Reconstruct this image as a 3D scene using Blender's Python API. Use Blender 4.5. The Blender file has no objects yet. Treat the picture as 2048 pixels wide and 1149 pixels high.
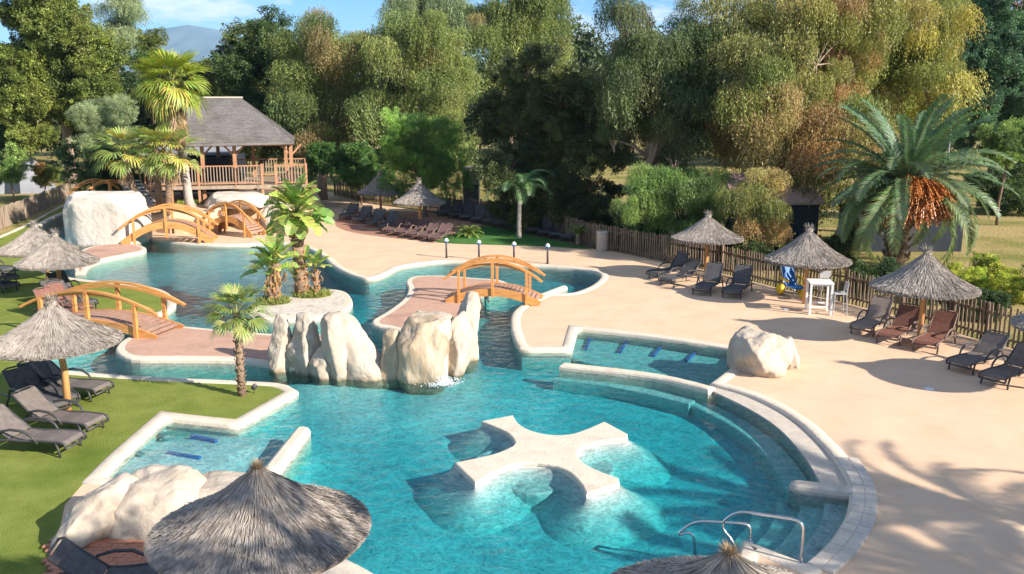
import bpy, math, random
import numpy as np
from mathutils import Vector, Matrix, noise
from mathutils.geometry import tessellate_polygon

sc = bpy.context.scene
COL = sc.collection
R = math.radians
# ------------------------------------------------------------------ camera
H = 7.0
PITCH = R(11.6)
F = 1800.0            # focal length in photograph pixels (2048 wide)
CX, CY = 1024.0, 574.5
cam_d = bpy.data.cameras.new("camera")
cam_d.sensor_fit = 'HORIZONTAL'
cam_d.sensor_width = 36.0
cam_d.lens = 36.0 * F / 2048.0
cam_d.clip_start = 0.1
cam_d.clip_end = 40000.0
cam = bpy.data.objects.new("camera", cam_d)
cam.location = (0, 0, H)
cam.rotation_euler = (R(90) - PITCH, 0, 0)
COL.objects.link(cam)
sc.camera = cam

# ------------------------------------------------------------------ light
SUN_ELEV = R(27.5)
SUN_AZ = math.atan2(-2.65, 4.3)          # direction towards the sun, in the ground plane
sdir = Vector((math.cos(SUN_AZ) * math.cos(SUN_ELEV), math.sin(SUN_AZ) * math.cos(SUN_ELEV), math.sin(SUN_ELEV)))
sun_d = bpy.data.lights.new("sun", 'SUN')
sun_d.energy = 5.0
sun_d.angle = R(0.55)
sun_d.color = (1.0, 0.91, 0.79)
sun = bpy.data.objects.new("sun", sun_d)
sun.rotation_euler = sdir.to_track_quat('Z', 'Y').to_euler()
sun.location = sdir * 60
COL.objects.link(sun)

world = bpy.data.worlds.new("World")
sc.world = world
world.use_nodes = True
wn, wl = world.node_tree.nodes, world.node_tree.links
wn.clear()
wo = wn.new('ShaderNodeOutputWorld')
bg = wn.new('ShaderNodeBackground')
bg.inputs['Strength'].default_value = 0.088
sky = wn.new('ShaderNodeTexSky')
sky.sky_type = 'NISHITA'
sky.sun_disc = False
sky.sun_elevation = SUN_ELEV
sky.sun_rotation = math.pi / 2 - SUN_AZ
sky.air_density = 0.8
sky.altitude = 1200
sky.dust_density = 0.0
sky.ozone_density = 3.0
tc = wn.new('ShaderNodeTexCoord')
mp = wn.new('ShaderNodeMapping')
mp.inputs['Scale'].default_value = (3.0, 3.0, 11.0)
mp.inputs['Location'].default_value = (1.7, 0.4, 0.2)
nz = wn.new('ShaderNodeTexNoise')
nz.inputs['Scale'].default_value = 2.3
nz.inputs['Detail'].default_value = 9
nz.inputs['Roughness'].default_value = 0.62
rp = wn.new('ShaderNodeValToRGB')
rp.color_ramp.elements[0].position = 0.48
rp.color_ramp.elements[1].position = 0.64
mx = wn.new('ShaderNodeMixRGB')
mx.inputs['Color2'].default_value = (7.2, 7.3, 7.6, 1)
wl.new(tc.outputs['Generated'], mp.inputs['Vector'])
wl.new(mp.outputs['Vector'], nz.inputs['Vector'])
wl.new(nz.outputs['Fac'], rp.inputs['Fac'])
wl.new(rp.outputs['Color'], mx.inputs['Fac'])
hs = wn.new('ShaderNodeHueSaturation')
hs.inputs['Saturation'].default_value = 1.3
hs.inputs['Value'].default_value = 0.95
wl.new(sky.outputs['Color'], hs.inputs['Color'])
wl.new(hs.outputs['Color'], mx.inputs['Color1'])
wl.new(mx.outputs['Color'], bg.inputs['Color'])
wl.new(bg.outputs['Background'], wo.inputs['Surface'])

sc.view_settings.view_transform = 'Standard'
sc.view_settings.look = 'None'
sc.view_settings.gamma = 1.0
sc.view_settings.use_curve_mapping = False
sc.view_settings.exposure = 1.12
sc.cycles.max_bounces = 8
sc.cycles.transparent_max_bounces = 16
sc.cycles.diffuse_bounces = 3
sc.cycles.glossy_bounces = 3
sc.cycles.caustics_reflective = False
sc.cycles.caustics_refractive = False
sc.cycles.sample_clamp_indirect = 6.0

# ------------------------------------------------------------------ pixel <-> world helpers
def tand(py):
    return math.tan(PITCH + math.atan((py - CY) / F))

def G(px, py, z=0.0):
    """ground point (height z) seen at photograph pixel px, py"""
    Y = (H - z) / tand(py)
    Zc = Y * math.cos(PITCH) + (H - z) * math.sin(PITCH)
    return Vector(((px - CX) / F * Zc, Y, z))

def PD(px, py, Y):
    """point at distance Y seen at pixel px, py"""
    z = H - Y * tand(py)
    Zc = Y * math.cos(PITCH) + (H - z) * math.sin(PITCH)
    return Vector(((px - CX) / F * Zc, Y, z))

def G2(px, py, z=0.0):
    p = G(px, py, z)
    return (p.x, p.y)

# ------------------------------------------------------------------ materials
def rgba(c):
    return (c[0], c[1], c[2], 1.0)

def nodes_of(name):
    m = bpy.data.materials.new(name)
    m.use_nodes = True
    nt = m.node_tree
    nt.nodes.clear()
    return m, nt.nodes, nt.links

def surf_mat(name, c1, c2=None, scale=4.0, rough=0.7, bump=0.2, bscale=30.0, bdist=0.02, detail=5, metallic=0.0,
             spec=0.3, stretch=(1, 1, 1), c3=None, c3scale=0.7, c3lo=0.5, c3hi=0.7, coord='Object', shift=True):
    m, n, l = nodes_of(name)
    out = n.new('ShaderNodeOutputMaterial')
    b = n.new('ShaderNodeBsdfPrincipled')
    b.inputs['Roughness'].default_value = rough
    b.inputs['Metallic'].default_value = metallic
    b.inputs['Specular IOR Level'].default_value = spec
    l.new(b.outputs[0], out.inputs[0])
    tc = n.new('ShaderNodeTexCoord')
    mp = n.new('ShaderNodeMapping')
    mp.inputs['Scale'].default_value = stretch
    l.new(tc.outputs[coord], mp.inputs['Vector'])
    if shift:
        oi = n.new('ShaderNodeObjectInfo')
        ml = n.new('ShaderNodeMath'); ml.operation = 'MULTIPLY'
        ml.inputs[1].default_value = 37.0
        l.new(oi.outputs['Random'], ml.inputs[0])
        cmb = n.new('ShaderNodeCombineXYZ')
        l.new(ml.outputs[0], cmb.inputs[0]); l.new(ml.outputs[0], cmb.inputs[1])
        l.new(cmb.outputs[0], mp.inputs['Location'])
    c2 = c2 or c1
    nz = n.new('ShaderNodeTexNoise')
    nz.inputs['Scale'].default_value = scale
    nz.inputs['Detail'].default_value = detail
    nz.inputs['Roughness'].default_value = 0.65
    l.new(mp.outputs[0], nz.inputs['Vector'])
    rp = n.new('ShaderNodeValToRGB')
    rp.color_ramp.elements[0].position = 0.32
    rp.color_ramp.elements[1].position = 0.68
    rp.color_ramp.elements[0].color = rgba(c1)
    rp.color_ramp.elements[1].color = rgba(c2)
    l.new(nz.outputs['Fac'], rp.inputs['Fac'])
    col = rp.outputs['Color']
    if c3:
        n3 = n.new('ShaderNodeTexNoise')
        n3.inputs['Scale'].default_value = c3scale
        n3.inputs['Detail'].default_value = 6
        l.new(mp.outputs[0], n3.inputs['Vector'])
        r3 = n.new('ShaderNodeValToRGB')
        r3.color_ramp.elements[0].position = c3lo
        r3.color_ramp.elements[1].position = c3hi
        l.new(n3.outputs['Fac'], r3.inputs['Fac'])
        mx = n.new('ShaderNodeMixRGB')
        mx.inputs['Color2'].default_value = rgba(c3)
        l.new(r3.outputs['Color'], mx.inputs['Fac'])
        l.new(col, mx.inputs['Color1'])
        col = mx.outputs['Color']
    l.new(col, b.inputs['Base Color'])
    if bump > 0:
        nb = n.new('ShaderNodeTexNoise')
        nb.inputs['Scale'].default_value = bscale
        nb.inputs['Detail'].default_value = 6
        l.new(mp.outputs[0], nb.inputs['Vector'])
        bp = n.new('ShaderNodeBump')
        bp.inputs['Strength'].default_value = bump
        bp.inputs['Distance'].default_value = bdist
        l.new(nb.outputs['Fac'], bp.inputs['Height'])
        l.new(bp.outputs[0], b.inputs['Normal'])
    return m

def leaf_mat(name, tint=(1, 1, 1), trans=0.3, gloss=0.06, objcol=False):
    """leaf colour comes from the per-leaf attribute 'tone'"""
    m, n, l = nodes_of(name)
    out = n.new('ShaderNodeOutputMaterial')
    at = n.new('ShaderNodeAttribute'); at.attribute_name = 'tone'
    mul = n.new('ShaderNodeMixRGB'); mul.blend_type = 'MULTIPLY'; mul.inputs['Fac'].default_value = 1
    mul.inputs['Color2'].default_value = rgba(tint)
    l.new(at.outputs['Color'], mul.inputs['Color1'])
    if objcol:
        oi = n.new('ShaderNodeObjectInfo'); m3 = n.new('ShaderNodeMixRGB'); m3.blend_type = 'MULTIPLY'; m3.inputs['Fac'].default_value = 1
        l.new(mul.outputs[0], m3.inputs['Color1']); l.new(oi.outputs['Color'], m3.inputs['Color2']); mul = m3
    d = n.new('ShaderNodeBsdfDiffuse'); t = n.new('ShaderNodeBsdfTranslucent'); g = n.new('ShaderNodeBsdfGlossy')
    g.inputs['Roughness'].default_value = 0.55
    g.inputs['Color'].default_value = (0.9, 0.95, 1, 1)
    l.new(mul.outputs[0], d.inputs['Color']); l.new(mul.outputs[0], t.inputs['Color'])
    m1 = n.new('ShaderNodeMixShader'); m1.inputs[0].default_value = trans
    l.new(d.outputs[0], m1.inputs[1]); l.new(t.outputs[0], m1.inputs[2])
    m2 = n.new('ShaderNodeMixShader'); m2.inputs[0].default_value = gloss
    l.new(m1.outputs[0], m2.inputs[1]); l.new(g.outputs[0], m2.inputs[2])
    l.new(m2.outputs[0], out.inputs[0])
    return m

M = {}
M['sand'] = surf_mat('sand_deck', (0.64, 0.44, 0.29), (0.73, 0.53, 0.365), scale=0.9, detail=13, rough=0.92, bump=0.25, bscale=60, bdist=0.01,
                     c3=(0.60, 0.45, 0.33), c3scale=0.35, c3lo=0.52, c3hi=0.8, spec=0.1, shift=False)
M['cream'] = surf_mat('cream_coping', (0.60, 0.51, 0.40), (0.70, 0.61, 0.49), scale=2.5, rough=0.85, bump=0.5, bscale=14, bdist=0.02,
                      c3=(0.50, 0.42, 0.33), c3scale=1.6, c3lo=0.58, c3hi=0.85, spec=0.15)
M['whitepav'] = surf_mat('white_paving', (0.56, 0.48, 0.39), (0.66, 0.58, 0.48), scale=3.5, rough=0.95, bump=0.3, bscale=20,
                         c3=(0.5, 0.46, 0.42), c3scale=1.3, spec=0.15)
M['pink'] = surf_mat('pink_paving', (0.47, 0.285, 0.205), (0.54, 0.345, 0.255), scale=5, rough=0.9, bump=0.25, bscale=40, bdist=0.01,
                     c3=(0.40, 0.25, 0.185), c3scale=0.8, spec=0.1)
M['redpaving'] = surf_mat('red_paving', (0.36, 0.19, 0.13), (0.43, 0.24, 0.17), scale=5, rough=0.9, bump=0.25, bscale=40, bdist=0.01,
                     c3=(0.30, 0.16, 0.11), c3scale=0.8, spec=0.1)
M['terracotta'] = surf_mat('terracotta', (0.42, 0.18, 0.11), (0.52, 0.25, 0.16), scale=6, rough=0.85, bump=0.2, spec=0.15)
M['lawn'] = surf_mat('lawn_green', (0.19, 0.235, 0.045), (0.28, 0.32, 0.075), scale=1.4, detail=13, rough=0.95, bump=1.0, bscale=45, bdist=0.05,
                     c3=(0.13, 0.19, 0.03), c3scale=0.5, c3lo=0.5, c3hi=0.75, spec=0.05, shift=False)
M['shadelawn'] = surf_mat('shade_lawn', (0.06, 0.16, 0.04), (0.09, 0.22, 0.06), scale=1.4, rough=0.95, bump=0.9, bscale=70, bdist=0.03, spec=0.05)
M['field'] = surf_mat('dry_field', (0.26, 0.22, 0.07), (0.16, 0.18, 0.05), scale=0.12, rough=0.95, bump=0.7, bscale=6, bdist=0.1,
                      c3=(0.38, 0.29, 0.13), c3scale=0.25, c3lo=0.42, c3hi=0.6, spec=0.05, shift=False)
M['rock'] = surf_mat('cream_rock', (0.42, 0.345, 0.27), (0.55, 0.475, 0.385), scale=1.6, rough=0.85, bump=0.8, bscale=5, bdist=0.06,
                     c3=(0.48, 0.36, 0.25), c3scale=1.1, c3lo=0.56, c3hi=0.85, spec=0.15)
def waterline(m):
    """brown scale and algae left by the water on the foot of the stones"""
    nt = m.node_tree; n = nt.nodes; l = nt.links
    b = [x for x in n if x.type == 'BSDF_PRINCIPLED'][0]
    ge = n.new('ShaderNodeNewGeometry'); sx = n.new('ShaderNodeSeparateXYZ'); l.new(ge.outputs['Position'], sx.inputs[0])
    nz = n.new('ShaderNodeTexNoise'); nz.inputs['Scale'].default_value = 5; nz.inputs['Detail'].default_value = 4
    l.new(ge.outputs['Position'], nz.inputs['Vector'])
    ma = n.new('ShaderNodeMath'); ma.operation = 'MULTIPLY_ADD'; ma.inputs[1].default_value = -0.34; l.new(nz.outputs['Fac'], ma.inputs[0]); l.new(sx.outputs['Z'], ma.inputs[2])
    mr = n.new('ShaderNodeMapRange'); mr.inputs['From Min'].default_value = -0.26; mr.inputs['From Max'].default_value = -0.14; mr.inputs['To Min'].default_value = 0.75; mr.inputs['To Max'].default_value = 0.0
    l.new(ma.outputs[0], mr.inputs['Value'])
    old = b.inputs['Base Color'].links[0].from_socket
    mx = n.new('ShaderNodeMixRGB'); mx.inputs['Color2'].default_value = (0.20, 0.15, 0.09, 1)
    l.new(mr.outputs[0], mx.inputs['Fac']); l.new(old, mx.inputs['Color1']); l.new(mx.outputs[0], b.inputs['Base Color'])
def add_cracks(m, scale=0.9, width=0.02, dark=(0.30, 0.24, 0.18), fac=1.0):
    nt = m.node_tree; n = nt.nodes; l = nt.links
    b = [x for x in n if x.type == 'BSDF_PRINCIPLED'][0]
    bp = [x for x in n if x.type == 'BUMP'][0]
    mp = [x for x in n if x.type == 'MAPPING'][0]
    nz = n.new('ShaderNodeTexNoise'); nz.inputs['Scale'].default_value = 1.6; nz.inputs['Detail'].default_value = 4
    l.new(mp.outputs[0], nz.inputs['Vector'])
    ad = n.new('ShaderNodeVectorMath'); ad.operation = 'MULTIPLY_ADD'; ad.inputs[1].default_value = (0.9, 0.9, 0.9)
    l.new(nz.outputs['Color'], ad.inputs[0]); l.new(mp.outputs[0], ad.inputs[2])
    sc_ = n.new('ShaderNodeMapping'); sc_.inputs['Scale'].default_value = (1.3, 1.3, 0.55)
    l.new(ad.outputs[0], sc_.inputs['Vector'])
    vo = n.new('ShaderNodeTexVoronoi'); vo.feature = 'DISTANCE_TO_EDGE'; vo.inputs['Scale'].default_value = scale
    l.new(sc_.outputs[0], vo.inputs['Vector'])
    rp = n.new('ShaderNodeValToRGB'); rp.color_ramp.elements[0].position = 0.0; rp.color_ramp.elements[1].position = width
    l.new(vo.outputs['Distance'], rp.inputs['Fac'])
    old = b.inputs['Base Color'].links[0].from_socket
    mx = n.new('ShaderNodeMixRGB'); mx.inputs['Color1'].default_value = rgba(dark)
    iv = n.new('ShaderNodeMapRange'); iv.inputs['To Min'].default_value = 1 - fac; iv.inputs['To Max'].default_value = 1.0
    l.new(rp.outputs['Color'], iv.inputs['Value']); l.new(iv.outputs[0], mx.inputs['Fac']); l.new(old, mx.inputs['Color2']); l.new(mx.outputs[0], b.inputs['Base Color'])
    b2 = n.new('ShaderNodeBump'); b2.inputs['Strength'].default_value = 0.3; b2.inputs['Distance'].default_value = 0.05
    l.new(rp.outputs['Color'], b2.inputs['Height']); l.new(bp.outputs[0], b2.inputs['Normal']); l.new(b2.outputs[0], b.inputs['Normal'])
add_cracks(M['rock'], 0.45, 0.010, (0.36, 0.29, 0.22), fac=0.06)
waterline(M['rock'])
M['whiterock'] = surf_mat('white_rock', (0.52, 0.46, 0.39), (0.66, 0.60, 0.53), scale=1.6, rough=0.85, bump=0.8, bscale=5, bdist=0.06,
                     c3=(0.50, 0.42, 0.33), c3scale=1.1, c3lo=0.6, c3hi=0.9, spec=0.15)
waterline(M['whiterock'])
M['rockwet'] = surf_mat('stained_rock', (0.34, 0.25, 0.16), (0.50, 0.41, 0.30), scale=2.0, rough=0.6, bump=0.8, bscale=6, bdist=0.06,
                        c3=(0.36, 0.28, 0.19), c3scale=1.5, c3lo=0.5, c3hi=0.75, spec=0.35, stretch=(1, 1, 0.4))
waterline(M['rockwet'])
M['poolfloor'] = surf_mat('pool_floor', (0.66, 0.67, 0.64), (0.80, 0.80, 0.76), scale=1.7, rough=0.8, bump=0.0,
                          c3=(0.55, 0.58, 0.57), c3scale=0.55, c3lo=0.45, c3hi=0.7, spec=0.1, shift=False)
M['poolwall'] = surf_mat('pool_wall', (0.52, 0.50, 0.45), (0.64, 0.61, 0.54), scale=3.0, rough=0.8, bump=0.1, spec=0.1, shift=False)
M['step'] = surf_mat('submerged_plaster', (0.60, 0.58, 0.53), (0.74, 0.72, 0.66), scale=5.0, rough=0.8, bump=0.1, spec=0.1)
M['wood'] = surf_mat('orange_timber', (0.56, 0.245, 0.07), (0.67, 0.33, 0.105), scale=3, rough=0.55, bump=0.25, bscale=20, stretch=(1, 1, 6),
                     c3=(0.42, 0.19, 0.07), c3scale=2, spec=0.3)
M['plank'] = surf_mat('bridge_plank', (0.30, 0.17, 0.12), (0.42, 0.26, 0.19), scale=4, rough=0.75, bump=0.3, bscale=25, spec=0.2)
M['pole'] = surf_mat('umbrella_pole', (0.50, 0.25, 0.09), (0.62, 0.34, 0.14), scale=5, rough=0.7, bump=0.4, bscale=14, stretch=(1, 1, 0.3),
                     c3=(0.32, 0.16, 0.07), c3scale=4, spec=0.2)
M['palewood'] = surf_mat('weathered_wood', (0.30, 0.23, 0.17), (0.42, 0.33, 0.25), scale=4, rough=0.85, bump=0.4, bscale=16, stretch=(1, 1, 0.3),
                         c3=(0.2, 0.14, 0.1), c3scale=3, spec=0.1)
M['fencewood'] = surf_mat('fence_wood', (0.17, 0.125, 0.09), (0.27, 0.20, 0.14), scale=5, rough=0.9, bump=0.4, bscale=16, stretch=(1, 1, 0.3),
                          c3=(0.09, 0.065, 0.05), c3scale=3, spec=0.1)
M['redwood'] = surf_mat('pavilion_wood', (0.36, 0.18, 0.095), (0.48, 0.27, 0.16), scale=4, rough=0.7, bump=0.3, bscale=16, stretch=(1, 1, 0.4), spec=0.2)
M['shingle'] = surf_mat('shingle', (0.17, 0.155, 0.15), (0.26, 0.24, 0.23), scale=8, rough=0.9, bump=0.7, bscale=10, bdist=0.04,
                        c3=(0.14, 0.125, 0.12), c3scale=1.0, c3lo=0.48, c3hi=0.75, spec=0.1)
M['thatch'] = surf_mat('reed_thatch', (0.26, 0.22, 0.185), (0.46, 0.41, 0.36), scale=9, rough=0.9, bump=0.5, bscale=60, bdist=0.01, stretch=(1, 1, 0.3),
                       c3=(0.22, 0.19, 0.165), c3scale=5, c3lo=0.55, c3hi=0.8, spec=0.1)
M['strawcap'] = surf_mat('straw_cap', (0.32, 0.22, 0.12), (0.52, 0.38, 0.22), scale=12, rough=0.9, bump=0.4, spec=0.1)
M['darkframe'] = surf_mat('charcoal_resin', (0.045, 0.043, 0.045), (0.065, 0.062, 0.065), scale=6, rough=0.45, bump=0.05, spec=0.4)
M['darksling'] = surf_mat('charcoal_sling', (0.075, 0.07, 0.072), (0.12, 0.115, 0.115), scale=9, rough=0.8, bump=0.3, bscale=90, bdist=0.004, spec=0.2)
M['brownsling'] = surf_mat('brown_sling', (0.17, 0.075, 0.055), (0.24, 0.115, 0.085), scale=9, rough=0.8, bump=0.3, bscale=90, bdist=0.004, spec=0.2)
M['taupesling'] = surf_mat('taupe_sling', (0.24, 0.19, 0.155), (0.32, 0.255, 0.21), scale=9, rough=0.8, bump=0.3, bscale=90, bdist=0.004, spec=0.2)
M['darkbrownsling'] = surf_mat('dark_brown_sling', (0.12, 0.07, 0.065), (0.17, 0.105, 0.095), scale=9, rough=0.8, bump=0.3, bscale=90, bdist=0.004, spec=0.2)
M['greysling'] = surf_mat('grey_brown_sling', (0.13, 0.11, 0.10), (0.19, 0.16, 0.145), scale=9, rough=0.8, bump=0.3, bscale=90, bdist=0.004, spec=0.2)
M['brownframe'] = surf_mat('brown_resin', (0.14, 0.09, 0.075), (0.19, 0.125, 0.10), scale=6, rough=0.5, bump=0.05, spec=0.4)
M['bark'] = surf_mat('bark', (0.14, 0.09, 0.06), (0.26, 0.18, 0.13), scale=3, rough=0.95, bump=1, bscale=9, bdist=0.06, stretch=(1, 1, 0.25), spec=0.05)
M['palebark'] = surf_mat('pale_bark', (0.30, 0.22, 0.17), (0.44, 0.34, 0.27), scale=3, rough=0.95, bump=0.8, bscale=9, bdist=0.05, stretch=(1, 1, 0.3), spec=0.05)
M['palmtrunk'] = surf_mat('palm_trunk', (0.20, 0.13, 0.085), (0.38, 0.27, 0.19), scale=5, rough=0.95, bump=1, bscale=9, bdist=0.05, stretch=(1, 1, 2.2), spec=0.05)
M['greypalm'] = surf_mat('grey_palm_trunk', (0.34, 0.29, 0.25), (0.46, 0.41, 0.36), scale=4, rough=0.95, bump=0.8, bscale=9, bdist=0.04, stretch=(1, 1, 3), spec=0.05)
M['earth'] = surf_mat('earth', (0.12, 0.08, 0.055), (0.20, 0.14, 0.095), scale=2, rough=0.95, bump=0.8, bscale=12, bdist=0.04, spec=0.05)
M['steel'] = surf_mat('steel_tube', (0.62, 0.62, 0.63), (0.70, 0.70, 0.70), scale=3, rough=0.22, bump=0.0, metallic=1.0, spec=0.5)
M['white'] = surf_mat('white_plastic', (0.70, 0.70, 0.69), (0.78, 0.78, 0.77), scale=3, rough=0.5, bump=0.05, spec=0.4)
M['greyplastic'] = surf_mat('grey_plastic', (0.35, 0.36, 0.37), (0.45, 0.45, 0.46), scale=3, rough=0.5, bump=0.05, spec=0.4)
M['blue'] = surf_mat('blue_plastic', (0.02, 0.14, 0.42), (0.03, 0.18, 0.50), scale=3, rough=0.5, bump=0.05, spec=0.4)
M['tealtile'] = surf_mat('teal_tile', (0.03, 0.20, 0.22), (0.05, 0.26, 0.28), scale=3, rough=0.5, bump=0.05, spec=0.4)
M['yellow'] = surf_mat('yellow_float', (0.75, 0.50, 0.03), (0.80, 0.56, 0.05), scale=3, rough=0.5, bump=0.05, spec=0.4)
M['navy'] = surf_mat('dark_cladding', (0.02, 0.026, 0.034), (0.035, 0.043, 0.055), scale=3, rough=0.7, bump=0.3, stretch=(6, 6, 0.5), spec=0.2)
M['stone'] = surf_mat('beige_stone', (0.46, 0.40, 0.33), (0.58, 0.51, 0.43), scale=5, rough=0.9, bump=0.4, spec=0.1)
M['plasterwall'] = surf_mat('pale_render', (0.55, 0.46, 0.37), (0.64, 0.54, 0.44), scale=3, rough=0.9, bump=0.3, spec=0.1)
M['tent'] = surf_mat('grey_canvas', (0.22, 0.23, 0.26), (0.32, 0.33, 0.36), scale=1, rough=0.8, bump=0.2, spec=0.2)
M['rooftile'] = surf_mat('pink_roof_tile', (0.34, 0.22, 0.18), (0.46, 0.32, 0.26), scale=4, rough=0.9, bump=0.5, stretch=(4, 1, 1), spec=0.1)
M['mountain'] = surf_mat('mountain_forest', (0.07, 0.10, 0.09), (0.14, 0.16, 0.14), scale=0.002, rough=1, bump=0, spec=0.0, shift=False)
M['leaf'] = leaf_mat('foliage', tint=(1.3, 1.3, 1.25), trans=0.36, gloss=0.03)
M['palmleaf'] = leaf_mat('palm_foliage', tint=(1.1, 1.08, 1.0), trans=0.35, gloss=0.045)
M['dryleaf'] = leaf_mat('dry_foliage', trans=0.2, gloss=0.02)

def water_mat():
    m, n, l = nodes_of('pool_water')
    out = n.new('ShaderNodeOutputMaterial')
    tc = n.new('ShaderNodeTexCoord')
    # ripples
    w1 = n.new('ShaderNodeTexNoise'); w1.inputs['Scale'].default_value = 3.2; w1.inputs['Detail'].default_value = 7; w1.inputs['Roughness'].default_value = 0.6
    w1.inputs['Distortion'].default_value = 0.8
    l.new(tc.outputs['Object'], w1.inputs['Vector'])
    bp = n.new('ShaderNodeBump'); bp.inputs['Strength'].default_value = 0.5; bp.inputs['Distance'].default_value = 0.09
    l.new(w1.outputs['Fac'], bp.inputs['Height'])
    # ripple light put into the transparency colour: a bright-lined cell net and mottling
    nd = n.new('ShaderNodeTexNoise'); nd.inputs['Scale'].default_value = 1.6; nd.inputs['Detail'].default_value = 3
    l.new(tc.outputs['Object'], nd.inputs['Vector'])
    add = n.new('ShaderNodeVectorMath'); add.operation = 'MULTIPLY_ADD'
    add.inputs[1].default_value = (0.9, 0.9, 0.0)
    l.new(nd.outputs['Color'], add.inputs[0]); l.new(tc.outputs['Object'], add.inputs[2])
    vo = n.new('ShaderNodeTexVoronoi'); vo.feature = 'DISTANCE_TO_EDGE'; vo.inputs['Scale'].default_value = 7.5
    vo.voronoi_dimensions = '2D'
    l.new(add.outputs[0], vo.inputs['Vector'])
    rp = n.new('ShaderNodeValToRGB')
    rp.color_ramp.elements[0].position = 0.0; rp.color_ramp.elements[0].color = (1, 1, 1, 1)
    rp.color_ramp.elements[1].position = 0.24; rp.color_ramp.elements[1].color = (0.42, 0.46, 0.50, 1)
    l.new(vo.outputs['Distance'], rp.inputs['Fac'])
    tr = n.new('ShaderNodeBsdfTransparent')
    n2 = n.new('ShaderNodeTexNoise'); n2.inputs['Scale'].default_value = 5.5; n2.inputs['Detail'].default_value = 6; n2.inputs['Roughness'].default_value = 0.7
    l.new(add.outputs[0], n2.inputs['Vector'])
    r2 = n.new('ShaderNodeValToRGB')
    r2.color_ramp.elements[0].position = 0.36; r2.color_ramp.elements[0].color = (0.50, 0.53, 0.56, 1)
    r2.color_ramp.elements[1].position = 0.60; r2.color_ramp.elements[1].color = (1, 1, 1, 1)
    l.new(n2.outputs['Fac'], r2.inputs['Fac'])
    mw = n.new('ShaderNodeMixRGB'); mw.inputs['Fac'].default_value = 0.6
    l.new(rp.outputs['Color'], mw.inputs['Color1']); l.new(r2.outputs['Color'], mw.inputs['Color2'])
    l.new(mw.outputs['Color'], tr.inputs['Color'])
    gl = n.new('ShaderNodeBsdfGlossy'); gl.inputs['Roughness'].default_value = 0.06
    l.new(bp.outputs[0], gl.inputs['Normal'])
    fr = n.new('ShaderNodeFresnel'); fr.inputs['IOR'].default_value = 1.333
    l.new(bp.outputs[0], fr.inputs['Normal'])
    ge = n.new('ShaderNodeNewGeometry')
    io = n.new('ShaderNodeMapRange')      # the rays here pass straight on, so the surface reflects alike from both sides
    io.inputs['To Min'].default_value = 1.22; io.inputs['To Max'].default_value = 0.82
    l.new(ge.outputs['Backfacing'], io.inputs['Value']); l.new(io.outputs[0], fr.inputs['IOR'])
    mx = n.new('ShaderNodeMixShader')
    l.new(fr.outputs[0], mx.inputs[0]); l.new(tr.outputs[0], mx.inputs[1]); l.new(gl.outputs[0], mx.inputs[2])
    l.new(mx.outputs[0], out.inputs['Surface'])
    va = n.new('ShaderNodeVolumeAbsorption')
    va.inputs['Color'].default_value = (0.0, 0.845, 0.885, 1)
    va.inputs['Density'].default_value = 1.3
    l.new(va.outputs[0], out.inputs['Volume'])
    return m
M['water'] = water_mat()

m, n, l = nodes_of('foam')
_o = n.new('ShaderNodeOutputMaterial'); _b = n.new('ShaderNodeBsdfPrincipled')
_b.inputs['Base Color'].default_value = (0.85, 0.9, 0.92, 1); _b.inputs['Roughness'].default_value = 0.35
l.new(_b.outputs[0], _o.inputs[0]); M['foam'] = m

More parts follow.
